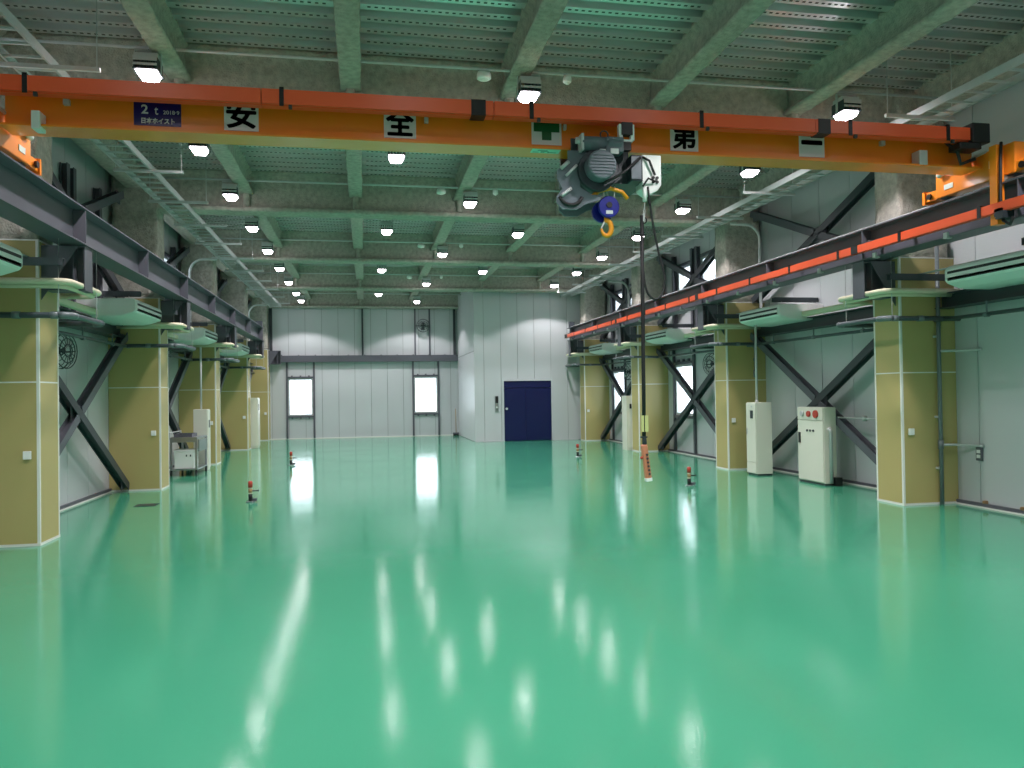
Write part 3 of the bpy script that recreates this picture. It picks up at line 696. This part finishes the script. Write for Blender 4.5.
# ================================================================== LAMPS, ceiling conduits and detectors
def lamp_proto():
    t = thing('high_bay_lamp', (0,0,5.04), 'x', 'lamp', 'high-bay ceiling lamps')
    m = MB(); m.prism([(-.11,.06),(.11,.06),(.07,0),(-.07,0)], lambda p, q, a: (p, a, q), -.1, .1); m.build('lens', 'lens', t)
    m = MB(); m.box(-.125, .125, -.14, .14, .061, .075)
    for k in range(6):
        x = -.11+k*.044; m.box(x-.008, x+.008, -.13, .13, .075, .2)
    m.build('heat_sink', 'steeldark', t)
    m = MB(); m.box(-.12, .12, -.145, -.136, .1, .125); m.box(-.12, .12, -.145, -.136, .15, .2); m.box(-.12, .12, -.1, .1, .2, .25); m.build('driver_housing', 'galv', t)
    m = MB(); m.box(-.135, -.127, -.02, .02, .07, .31); m.box(.127, .135, -.02, .02, .07, .31); m.box(-.135, .135, -.02, .02, .302, .31); m.cyl((0,0,.31), (0,0,.34), .012); m.build('yoke', 'galv', t)
    ld = bpy.data.lights.new('lamp_beam', 'SPOT'); ld.energy = LAMP_W; ld.spot_size = math.radians(LAMP_ANGLE); ld.spot_blend = LAMP_BLEND; ld.shadow_soft_size = .09; ld.color = (1,.93,.965)
    lo = bpy.data.objects.new('lamp_beam', ld); C.objects.link(lo); lo.parent = t; lo.location = (0,0,-.02)
    return t
proto = lamp_proto(); first = True
rows = []
LAST = 29.15
for k in range(-3, 5):
    rows.append((8.9+5.197*k if k < 4 else LAST, (-2.25,1.93,6.06), True)); rows.append((8.9+5.197*k+(2.6 if k > -1 else 1.95), (-2.25,.49,3.33,6.1), False))
rows = [r for r in rows if -5.5 < r[0] < 30.2 ]; vis = [r for r in rows if r[0] > 8]; hid = [r for r in rows if r[0] <= 8]
def row_name(r):
    if r in vis: return 'in %s lamp row from the crane' % ORD[vis.index(r)]
    return 'in %s lamp row behind the viewer' % ORD[len(hid)-1-hid.index(r)]
for r in rows:
    n = len(r[1])
    for k, x in enumerate(r[1]):
        if r[0] > 25.5 and x > 3.2: continue
        if n == 3: pos = ('left','middle','right')[k]
        else: pos = ('left end','centre-left','centre-right','right end')[k]
        lab = 'lit high-bay lamp, %s one %s' % (pos, row_name(r))
        if first: proto.location = (x, r[0], 5.04); proto['label'] = lab; first = False
        else: copy_tree(proto, (x, r[0], 5.04), lab)
for i, k in enumerate(range(-2, 5)):
    y = 8.9+5.197*k if k < 4 else LAST; x1 = X(1,5.9) if y < 25.5 else BX-.02
    m = MB((CX,y,5.36)); m.cyl((X(-1,5.9),y,5.38), (x1,y,5.38), .017, 8)
    cn = m.build('ceiling_conduit', 'galv', smooth=True); j = k
    tag(cn, ('thin ceiling conduit crossing in front of the %s sprayed girder from the crane' % ORD[j]) if j >= 0 else 'thin ceiling conduit crossing above the viewer, %s one toward the camera' % ORD[-j-1], 'conduit', 'ceiling conduits')
    if k >= 0:
        for x, r, z, nm, lb, ct in ((1.4,.085,5.26,'ceiling_detector','round white ceiling detector, larger of the pair on the %s conduit','ceiling detector'), (2.4,.05,5.28,'smoke_detector','small white smoke detector on the %s ceiling conduit','smoke detector')):
            if y > 29: continue
            o = (x, y, z); t = thing(nm, o, lb % ORD[k], ct)
            m = MB(o); m.tube([(x,y,z),(x,y,z+.012),(x,y,z+.05),(x,y,z+.085)], [r*.8,r,r,r*.85], 20); m.build('body', 'ac', t, smooth=True)
            m = MB(o); m.tube([(x,y,z-.015),(x,y,z)], [r*.4,r*.55], 16); m.build('sensor', 'white', t)
            m = MB(o); m.cyl((x,y,z+.085), (x,y,z+.11), .012, 8); m.build('stem', 'galv', t)

# ================================================================== AIR CONDITIONERS
def ac_unit(s, ui, ya, yb, z, ycol, label):
    o = (X(s,ui+.42), (ya+yb)/2, z)
    t = thing('air_conditioner', o, label, 'air conditioner', 'ceiling hung air conditioners')
    poly = [(.05,.29),(.015,.27),(0,.235),(0,.11),(.03,.07),(.2,.012),(.3,0),(.8,0),(.9,.04),(.9,.29)]
    fn = lambda p, q, a: (X(s,ui+p), a, z+q)
    m = MB(o); m.prism(poly, fn, ya+.05, yb-.05); m.build('body', 'ac', t)
    for a, b in ((ya, ya+.049), (yb-.049, yb)):
        m = MB(o); m.prism([(p*.985+.006, q*.97+.005) for p, q in poly], fn, a, b); m.build('end_cap', 'ac', t, bevel=.015)
    for z0, z1 in ((.185,.217), (.1,.138)):
        m = MB(o); d = -.003 if z0 > .15 else .0
        m.box(X(s,ui+d), X(s,ui+.02), ya+.06, yb-.06, z+z0, z+z1); m.build('air_slot', 'slot', t)
    m = MB(o); m.prism([(.215,.008),(.3,-.003),(.8,-.003),(.82,.008)], fn, ya+.1, yb-.1); m.build('intake_grille', 'ac', t)
    for yy, ue, zr in ((ya+.16, ui-.02, z+.33), (ycol-.24, 5.02, z+.2)):
        m = MB(o); m.box(X(s,ue), X(s,UW-.01), yy-.04, yy+.04, zr+.075, zr+.08); m.box(X(s,ue), X(s,UW-.01), yy-.04, yy-.034, zr, zr+.075); m.box(X(s,ue), X(s,UW-.01), yy+.034, yy+.04, zr, zr+.075); m.build('support_rail', 'steel' if s < 0 else 'steeldark', t)  # light painted in: lit tone on left rails, shaded tone on right ones
    for u in (ui+.15, ui+.75):
        m = MB(o); m.cyl((X(s,u),ya+.16,z+.28), (X(s,u),ya+.16,z+.42), .008, 6); m.build('hanging_bolt', 'galv', t)
        m = MB(o); m.box(X(s,u-.03), X(s,u+.03), yb-.1, ycol-.2, z+.285, z+.295); m.build('hanging_strap', 'galv', t)
    return t
acl = [('nearest white hung air conditioner at the left picture edge'), ('white hung air conditioner in front of the second left column'), ('white hung air conditioner in front of the third left column'), ('white hung air conditioner in front of the fourth left column')]
for k in range(4):
    y = YC[3+k]; ac_unit(-1, 5.25, y-1.85 if k else y-2.1, y-.3 if k else y-.66, 2.87, y, acl[k])
acr = ['nearest white hung air conditioner at the right picture edge', 'white hung air conditioner in front of the second right column', 'white hung air conditioner in front of the third right column', 'white hung air conditioner in front of the column beside the lift']
for k in range(4):
    y = YC[3+k]; ac_unit(1, 5.40 if k == 0 else 5.36, y-2.2 if k == 0 else y-2.05, y-.79 if k == 0 else y-.55, 2.84, y, acr[k])

# pipes round each column
def pipe_loop(s, i, kind):
    y = YC[i]; z, uin, r, m_, nm = (2.9, 4.98, .036, 'cream', 'refrigerant_pipe') if kind else (2.53, 4.95, .034, 'darkpipe', 'drain_pipe')
    ya = y-.22; yb = y+.85; R = .12; o = (X(s,UC-.2), y+.3, z)
    k = i-3; side = SIDE[s]
    lab = ('cream insulated refrigerant pipe wrapped round the %s %s column' if kind else 'grey drain pipe wrapped round the %s %s column') % (ORD[k], side)
    t = thing(nm, o, lab, 'pipe', 'pipes round the columns')
    fn = lambda a, b: (X(s,a), b, z)
    path = [fn(6.1, ya)]+arc((uin+R, ya+R), R, 270, 180, 6, fn)+arc((uin+R, yb-R), R, 180, 90, 6, fn)+[fn(6.05, yb)]
    m = MB(o); m.tube(path, r, 10); m.build('pipe', m_ if kind or s == 1 else 'darkpipe', t, smooth=True)
    if kind:
        p2 = [(a, b+(.1 if q < 7 else -.09), c-.03) for q, (a, b, c) in enumerate(path)]
        p2 = [fn(6.1, ya+.05)]+arc((uin+.05+R, ya+.05+R), R, 270, 180, 6, fn)+arc((uin+.05+R, yb-.05-R), R, 180, 90, 6, fn)+[fn(6.05, yb-.05)]
        m = MB(o); m.tube([(a, b, c-.045) for a, b, c in p2], .028, 10); m.build('pipe', m_, t, smooth=True)
    else:
        for yy, uu in ((ya, 5.5), (ya+.0, 5.12)):
            m = MB(o); m.cyl((X(s,uu-.04),yy,z), (X(s,uu+.04),yy,z), r+.006, 12); m.build('coupling', 'greypipe', t, smooth=True)
        m = MB(o); m.tube(arc((uin+R, ya+R), R, 268, 182, 6, fn), r+.006, 10); m.build('elbow', 'greypipe', t, smooth=True)
        m = MB(o); m.tube(arc((uin+R, yb-R), R, 178, 92, 6, fn), r+.006, 10); m.build('elbow', 'greypipe', t, smooth=True)
        m = MB(o); m.cyl((X(s,5.95),yb,z), (X(s,5.95),yb,z-.16), r, 10); m.build('drop', 'darkpipe', t, smooth=True)
    for (u, yy) in ((5.08, ya), (4.955, yb-.25)):
        m = MB(o); m.cyl((X(s,u),yy,z-.01), (X(s,u),yy,RZ0), .005, 6); m.build('hanger_rod', 'galv', t)
for i in range(3, 7):
    for s in (-1, 1):
        pipe_loop(s, i, 1); pipe_loop(s, i, 0)
# straight drain runs along the walls, cream ducts behind the air conditioners
for s in (-1, 1):
    for i in range(2, 7):
        y0, y1 = YC[i]+CD+.05, YC[i+1]-.05
        if s == 1 and i == 6: continue
        nm = 'in front of' if i == 2 else None
        where = ('before the first %s column' % SIDE[s]) if i == 2 else 'between the %s and %s %s columns' % (ORD[i-3], ORD[i-2], SIDE[s])
        o = (X(s,UW-.3), (y0+y1)/2, 2.42)
        t = thing('wall_drain_run', o, 'straight grey drain pipe on the wall '+where, 'pipe', 'wall drain pipes')
        m = MB(o); m.cyl((X(s,UW-.36),y0,2.5 if s == 1 else 2.52), (X(s,UW-.36),y1,2.52), .026, 10); m.build('pipe', 'darkpipe', t, smooth=True)
        for f in (.2, .5, .8):
            yy = y0+(y1-y0)*f; m = MB(o); m.cyl((X(s,UW-.36),yy-.03,2.51), (X(s,UW-.36),yy+.03,2.51), .034, 10); m.bar((X(s,UW-.36),yy,2.53), (X(s,UW-.36),yy,2.68), .02, .01); m.build('clip', 'greypipe', t)
        o = (X(s,UW-.3), (y0+y1)/2, 2.9)
        m = MB(o); m.box(X(s,UW-.42), X(s,UW-.3), y0+.35, y1-1.6, 2.9, 2.99)
        tag(m.build('pipe_cover', 'cream', bevel=.02), 'cream pipe cover box on the wall '+where, 'pipe cover', 'cream pipe covers')

# vertical conduits with bends up to the cable trays
def tray_conduit(s, y, label, z0=3.0, u=5.75, ub=5.15):
    o = (X(s,u), y, z0); R = .3; zt = 4.82
    path = [(X(s,UW),y,z0), (X(s,u+.12),y,z0), (X(s,u+.04),y,z0+.04), (X(s,u),y,z0+.12), (X(s,u),y,zt-R)]+[(X(s,u-R+R*math.cos(a)), y, zt-R+R*math.sin(a)) for a in [math.radians(15*i) for i in range(1,7)]]+[(X(s,ub),y,zt)]
    m = MB(o); m.tube(path, .028, 10); tag(m.build('bent_conduit', 'galv', smooth=True), label, 'conduit', 'bent conduits to the trays')
tray_conduit(1, 13.93, 'bent conduit rising to the right cable tray before the second right column')
tray_conduit(1, 21.6, 'bent conduit rising to the right cable tray between third and fourth columns')
tray_conduit(-1, 18.95, 'bent conduit rising to the left cable tray before the third left column')
tray_conduit(-1, 28.2, 'bent conduit rising to the left cable tray near the back wall')

# ================================================================== WALL FANS
def fan(loc, face, label):
    o = Vector(loc); f = Vector(face).normalized(); t = thing('wall_fan', loc, label, 'fan', 'wall fans')
    side = f.cross(Vector((0,0,1))).normalized(); up = Vector((0,0,1)); c = o+f*.2
    def ring(R, d): return [c+f*d+(side*math.cos(a)+up*math.sin(a))*R for a in [i*math.pi/12 for i in range(25)]]
    m = MB(o)
    for R, d in ((.25,0), (.25,.1), (.17,.12), (.09,.13)): m.tube(ring(R, d), .008, 6)
    for k in range(16):
        a = k*math.pi/8; e = side*math.cos(a)+up*math.sin(a); m.tube([c+f*.13+e*.06, c+f*.11+e*.2, c+f*.05+e*.255, c+e*.25], .005, 5)
    m.build('guard', 'steeldark', t)
    for k in range(4):
        a = k*math.pi/2+.4; e = side*math.cos(a)+up*math.sin(a); g = side*-math.sin(a)+up*math.cos(a)
        m = MB(o); p = [c+f*.05+e*.03, c+f*.03+e*.21+g*.05, c+f*.06+e*.2+g*.14, c+f*.07+e*.06+g*.06]
        m.add(p+[v+f*.006 for v in p], [(0,1,2,3),(7,6,5,4),(0,4,5,1),(1,5,6,2),(2,6,7,3),(3,7,4,0)]); m.build('blade', 'galv', t)
    m = MB(o); m.tube([c-f*.14, c-f*.1, c+f*.02, c+f*.07], [.05,.075,.075,.04], 16); m.build('motor', 'hoistdark', t, smooth=True)
    m = MB(o); m.tube([c-side*.27-f*.02, c-side*.28-f*.1, c-side*.1-f*.19, c+side*.1-f*.19, c+side*.28-f*.1, c+side*.27-f*.02], .012, 6); m.build('yoke', 'black', t)
    m = MB(o); m.bar(o, o+f*.03, .14, .3); m.build('wall_plate', 'steel', t)
fan((X(-1,UW-.0),11.95,2.3), (1,-.25,0), 'dark caged wall fan on the left wall behind the nearest column')
fan((X(1,UW),16.7,2.22), (-1,-.3,0), 'dark caged wall fan on right wall beyond the second column')
fan((X(1,UW),22.5,2.22), (-1,-.3,0), 'dark caged wall fan on right wall near the far window')
fan((2.25,YB-.08,4.32), (0,-1,0), 'dark caged fan mounted high on the back wall')

# ================================================================== CABINETS ON THE RIGHT
def cabinet(xf, xb, ya, yb, h, label, kind):
    o = ((xf+xb)/2, (ya+yb)/2, 0); t = thing('control_cabinet', o, label, 'cabinet')
    m = MB(o); m.box(xf+.02, xb, ya, yb, .03, h); m.build('body', 'cab', t, bevel=.006)
    m = MB(o); m.box(xf+.03, xb-.01, ya+.01, yb-.01, 0, .03); m.build('plinth', 'steeldark', t)
    if kind == 'tall':
        m = MB(o); m.box(xf, xf+.019, ya+.012, yb-.012, .25, h-.012); d = m.build('door', 'cab', t, bevel=.004)
        m = MB(o); m.box(xf, xf+.019, ya+.012, yb-.012, .04, .24); m.build('kick_panel', 'cab', t, bevel=.004)
        m = MB(); m.box(xf-.006-o[0], xf-o[0], ya+.1-o[1], ya+.2-o[1], h-.3, h-.15); m.build('display', 'hoistdark', d)
        m = MB(); m.box(xf-.012-o[0], xf-o[0], yb-.06-o[1], yb-.04-o[1], h*.56, h*.64); m.build('handle', 'galv', d)
        m = MB(); m.box(xf-.003-o[0], xf-o[0], ya+.13-o[1], ya+.17-o[1], h-.09, h-.06); m.build('badge', 'galv', d)
    else:
        m = MB(o); m.box(xf, xf+.019, ya+.012, yb-.012, h-.22, h-.012); hd = m.build('header', 'cab', t, bevel=.004)
        m = MB(o); m.box(xf, xf+.019, ya+.012, yb-.012, .05, h-.23); d = m.build('door', 'cab', t, bevel=.004)
        L = yb-ya
        for f, r, mm in ((.78,.045,'galv'), (.52,.05,'red'), (.25,.065,'red')):
            yy = ya+L*f; m = MB(); m.cyl((xf-o[0],yy-o[1],h-.115), (xf-.03-o[0],yy-o[1],h-.115), r, 20); l = m.build('indicator_lamp' if mm == 'red' else 'gauge', mm, hd, smooth=True)
        for f in (.36, .48, .6):
            yy = ya+L*f; m = MB(); m.cyl((xf-o[0],yy-o[1],h-.4), (xf-.015-o[0],yy-o[1],h-.4), .02, 10); m.build('push_button', 'steeldark', d)
        m = MB(); m.box(xf-.015-o[0], xf-o[0], yb-.1-o[1], yb-.05-o[1], .68, .86); m.build('handle', 'black', d)
        m = MB(o); m.tube([(xf+.12,ya-.03,.05),(xf+.12,ya-.03,.9),(xf+.09,ya-.02,.96)], .03, 10); m.build('cable_pipe', 'galv', t, smooth=True)
        m = MB(o); m.box(xf+.16, xf+.26, ya-.12, ya-.02, 0, .14); m.build('junction_box', 'black', t)
    return t
cabinet(7.17, 7.5, 13.48, 13.86, 1.37, 'tall slim white cabinet with dark display beside second right column', 'tall')
cabinet(7.45, 7.69, 11.74, 12.52, 1.30, 'white control panel with red round lamps on its header', 'panel')
m = MB((7.33,13.72,1.37)); m.cyl((7.33,13.72,1.371), (7.33,13.72,2.84), .022, 10); m.cyl((7.33,13.72,1.371), (7.33,13.72,1.42), .03, 10)
tag(m.build('vertical_conduit', 'galv', smooth=True), 'vertical conduit rising from the tall slim white cabinet', 'conduit')
m = MB((7.9,10.8,1.1)); m.tube([(7.72,11.73,1.13),(7.72,11.2,1.13),(7.72,10.1,1.13)], .014, 8); m.box(7.69, 7.75, 11.0, 11.06, 1.09, 1.17)
tag(m.build('horizontal_conduit', 'galv', smooth=True), 'thin conduit from the control panel to the nearest right column', 'conduit')
# conduit on the nearest right column
o = (7.72, 9.36, 0); t = thing('column_conduit', o, 'grey conduit with side branches up the front of nearest right column', 'conduit')
m = MB(o); m.cyl((7.72,9.38,.0), (7.72,9.38,3.75), .027, 10); m.build('riser', 'greypipe', t, smooth=True)
for z in (.5, 1.2, 2.3):
    m = MB(o); m.box(7.68, 7.76, 9.385, 9.44, z-.015, z+.015); m.build('saddle_clip', 'galv', t)
for z, xe in ((2.1, 8.0), (.82, 8.0)):
    m = MB(o); m.tube([(7.73,9.37,z),(7.9,9.3,z),(xe,9.05,z),(xe,8.95,z)], .018, 8); m.build('branch', 'galv', t, smooth=True)
m = MB(o); m.cyl((7.72,9.38,.76), (7.72,9.38,.88), .036, 10); m.build('tee', 'greypipe', t, smooth=True)
o = (X(1,UW)-.02, 9.04, .62); t = thing('wall_socket', o, 'small dark double socket on right wall near the picture edge', 'socket')
m = MB(o); m.box(X(1,UW)-.03, X(1,UW), 8.99, 9.09, .62, .8); m.build('plate', 'steel', t, bevel=.004)
for z in (.655, .72):
    m = MB(o); m.box(X(1,UW)-.036, X(1,UW)-.03, 9.01, 9.07, z, z+.045); m.build('outlet', 'ac', t)

# second right column: grey pipe fitting hung on its front, and narrow far cabinet
o = (7.8, 14.5, 1.7); m = MB(o); m.tube([(7.6,14.6,2.5),(7.72,14.56,2.5),(7.76,14.56,2.44),(7.76,14.56,2.0)], .02, 8)
m.cyl((7.76,14.56,1.86), (7.76,14.56,2.02), .04, 12); m.cyl((7.76,14.56,2.2), (7.76,14.56,2.26), .035, 12)
tag(m.build('drain_trap', 'greypipe', smooth=True), 'short grey drain trap on the front of second right column', 'pipe')
o = (7.05, 19.6, 0)
t = thing('switch_cabinet', (7.35,20.55,0), 'narrow white switch cabinet behind the third right column', 'cabinet')
o = (7.35,20.55,0); m = MB(o); m.box(7.05, 7.4, 20.45, 20.85, 0, 1.5); m.build('body', 'cab', t, bevel=.006)
m = MB(o); m.box(7.1, 7.36, 20.435, 20.45, .08, 1.46); d = m.build('door', 'cab', t); m = MB(); m.box(7.13-o[0], 7.2-o[0], 20.425-o[1], 20.435-o[1], 1.15, 1.28); m.build('display', 'black', d)

# ================================================================== LEFT SIDE: panel, trolley, cooler
o = (-3.66, 18.6, 0); t = thing('distribution_panel', o, 'tall narrow white distribution panel behind the steel trolley on left', 'cabinet')
m = MB(o); m.box(-3.76, -3.47, 18.3, 18.62, 0, 1.36); m.build('body', 'cab', t, bevel=.006)
m = MB(o); m.box(-3.47, -3.455, 18.32, 18.6, .06, 1.34); d = m.build('door', 'cab', t)
m = MB(); m.box(-3.455-o[0], -3.448-o[0], 18.42-o[1], 18.5-o[1], .95, 1.12); m.build('display', 'hoistdark', d)
m = MB((-3.62,18.45,1.37)); m.cyl((-3.62,18.45,1.361), (-3.62,18.45,2.75), .022, 10); tag(m.build('vertical_conduit', 'galv', smooth=True), 'vertical conduit rising from the left distribution panel', 'conduit')
o = (-3.7, 17.5, 0); t = thing('steel_trolley', o, 'grey metal service trolley on castors beside the left wall', 'trolley')
x0, x1, y0, y1 = -3.98, -3.44, 17.1, 18.15
m = MB(o); m.box(x0, x1, y0, y1, .76, .8); m.box(x0+.02, x1-.02, y0, y0+.015, .7, .76); m.build('top_shelf', 'stainless', t)
m = MB(o); m.box(x0, x1, y0, y1, .12, .15); m.build('bottom_shelf', 'stainless', t)
for a in (x0+.025, x1-.025):
    for b in (y0+.025, y1-.025):
        m = MB(o); m.box(a-.02, a+.02, b-.02, b+.02, .15, .76); m.build('leg', 'stainless', t)
        m = MB(o); m.cyl((a-.015,b,.05), (a+.015,b,.05), .05, 14); m.box(a-.02, a+.02, b-.02, b+.02, .09, .12); m.build('castor', 'black', t)
m = MB(o); m.box(x1, x1+.02, y0+.1, y1-.1, .5, .74); m.build('side_board', 'stainless', t)
m = MB(o); m.tube([(x0,y0+.02,.8),(x0,y0+.02,.9),(x1,y0+.02,.9)][:2]+[(x0,y1-.02,.9),(x0,y1-.02,.8)], .012, 8); m.build('push_handle', 'galv', t)
o = (-3.72, 17.3, .15); t = thing('storage_box', o, 'pale blue grey box on the lower shelf of the trolley', 'box')
m = MB(o); m.box(-3.9, -3.52, 17.14, 17.6, .151, .5); m.build('body', 'ac', t, bevel=.015)
m = MB(o); m.box(-3.91, -3.51, 17.13, 17.61, .5, .54); m.build('lid', 'ac', t, bevel=.01)
for x in (-3.66, -3.58):
    m = MB(o); m.box(x-.012, x+.012, 17.128, 17.14, .4, .44); m.build('latch', 'steeldark', t)
o = (-3.76, 17.45, .8); t = thing('metal_tray', o, 'low dark metal tray lying on the trolley top', 'tray')
m = MB(o); m.box(-3.92, -3.56, 17.2, 17.7, .801, .806); m.build('base', 'steel', t)
m = MB(o); m.box(-3.92, -3.91, 17.2, 17.7, .806, .87); m.box(-3.57, -3.56, 17.2, 17.7, .806, .87); m.box(-3.91, -3.57, 17.2, 17.21, .806, .87); m.box(-3.91, -3.57, 17.69, 17.7, .806, .87); m.build('rim', 'steel', t)
# far-left slim cabinet beside the fourth column
o = (-3.62, 26.0, 0); t = thing('wall_cabinet', o, 'slim white cabinet behind the fourth left column', 'cabinet')
m = MB(o); m.box(-3.9, -3.36, 25.7, 26.2, 0, 1.6); m.build('body', 'cab', t, bevel=.006)
m = MB(o); m.box(-3.36, -3.345, 25.72, 26.18, .06, 1.57); d = m.build('door', 'cab', t); m = MB(o); m.box(-3.86, -3.4, 25.69, 25.7, .06, 1.57); m.build('end_panel', 'cab', t)
m = MB(); m.box(-3.345-o[0], -3.338-o[0], 25.85-o[1], 25.95-o[1], 1.2, 1.4); m.build('display', 'hoistdark', d)

# ================================================================== FLOOR POSTS, HATCH, BROOM, CALL PANEL
def floor_post(x, y, label):
    o = (x, y, 0); t = thing('floor_post', o, label, 'floor post', 'small floor posts')
    m = MB(o); m.tube([(x,y,0),(x,y,.012),(x,y,.02)], [.07,.07,.05], 20); m.build('base_plate', 'stainless', t, smooth=True)
    m = MB(o); m.cyl((x,y,.02), (x,y,.13), .03, 14); m.build('lower_sleeve', 'black', t, smooth=True)
    m = MB(o); m.cyl((x,y,.13), (x,y,.145), .031, 14); m.cyl((x,y,.21), (x,y,.225), .031, 14); m.build('pale_band', 'cream', t, smooth=True)
    m = MB(o); m.cyl((x,y,.145), (x,y,.21), .03, 14); m.build('middle_sleeve', 'wood', t, smooth=True)
    m = MB(o); m.tube([(x,y,.225),(x,y,.31),(x,y,.325)], [.034,.034,.02], 14); m.build('cap', 'red', t, smooth=True)
    m = MB(o); m.cyl((x+.03,y,.175), (x+.12,y,.175), .01, 8); m.cyl((x+.11,y,.175), (x+.125,y,.175), .016, 8); m.build('valve_handle', 'black', t)
    m = MB(o); m.box(x+.03, x+.1, y-.03, y+.03, .02, .06); m.build('coupling', 'steel', t)
floor_post(-1.75, 12.5, 'short floor post with red cap, nearer one on the left')
floor_post(-1.73, 18.92, 'short floor post with red cap, farther one on the left')
floor_post(5.36, 12.4, 'short floor post with red cap, nearer one on the right')
floor_post(5.2, 18.85, 'short floor post with red cap, farther one on the right')
o = (-3.27, 12.62, 0); t = thing('floor_hatch', o, 'small dark rectangular hatch plate in the floor at left', 'floor hatch')
m = MB(o); m.box(-3.42, -3.12, 12.48, 12.76, 0, .006); m.build('plate', 'plate', t)
m = MB(o); m.box(-3.3, -3.24, 12.5, 12.52, .006, .01); m.build('finger_slot', 'black', t)
o = (3.49, 30.55, 0); t = thing('push_broom', o, 'thin push broom standing in the back corner by the shaft', 'broom')
m = MB(o); m.cyl((3.49,30.5,.12), (3.5,30.7,1.05), .013, 8); m.build('stick', 'wood', t, smooth=True)
m = MB(o); m.box(3.36, 3.6, 30.44, 30.54, .06, .12); m.build('head', 'steel', t); m = MB(o); m.box(3.37, 3.59, 30.45, 30.53, 0, .06); m.build('bristles', 'black', t)
o = (4.36, BY, 1.05); t = thing('lift_call_panel', o, 'slim steel call panel with black display left of blue door', 'call panel')
m = MB(o); m.box(4.30, 4.42, BY-.02, BY, 1.0, 1.54); m.build('plate', 'stainless', t)
m = MB(o); m.box(4.315, 4.405, BY-.026, BY-.02, 1.3, 1.53); m.build('display', 'black', t)
m = MB(o); m.cyl((4.36,BY-.02,1.16), (4.36,BY-.03,1.16), .03, 14); m.build('button', 'sign', t)
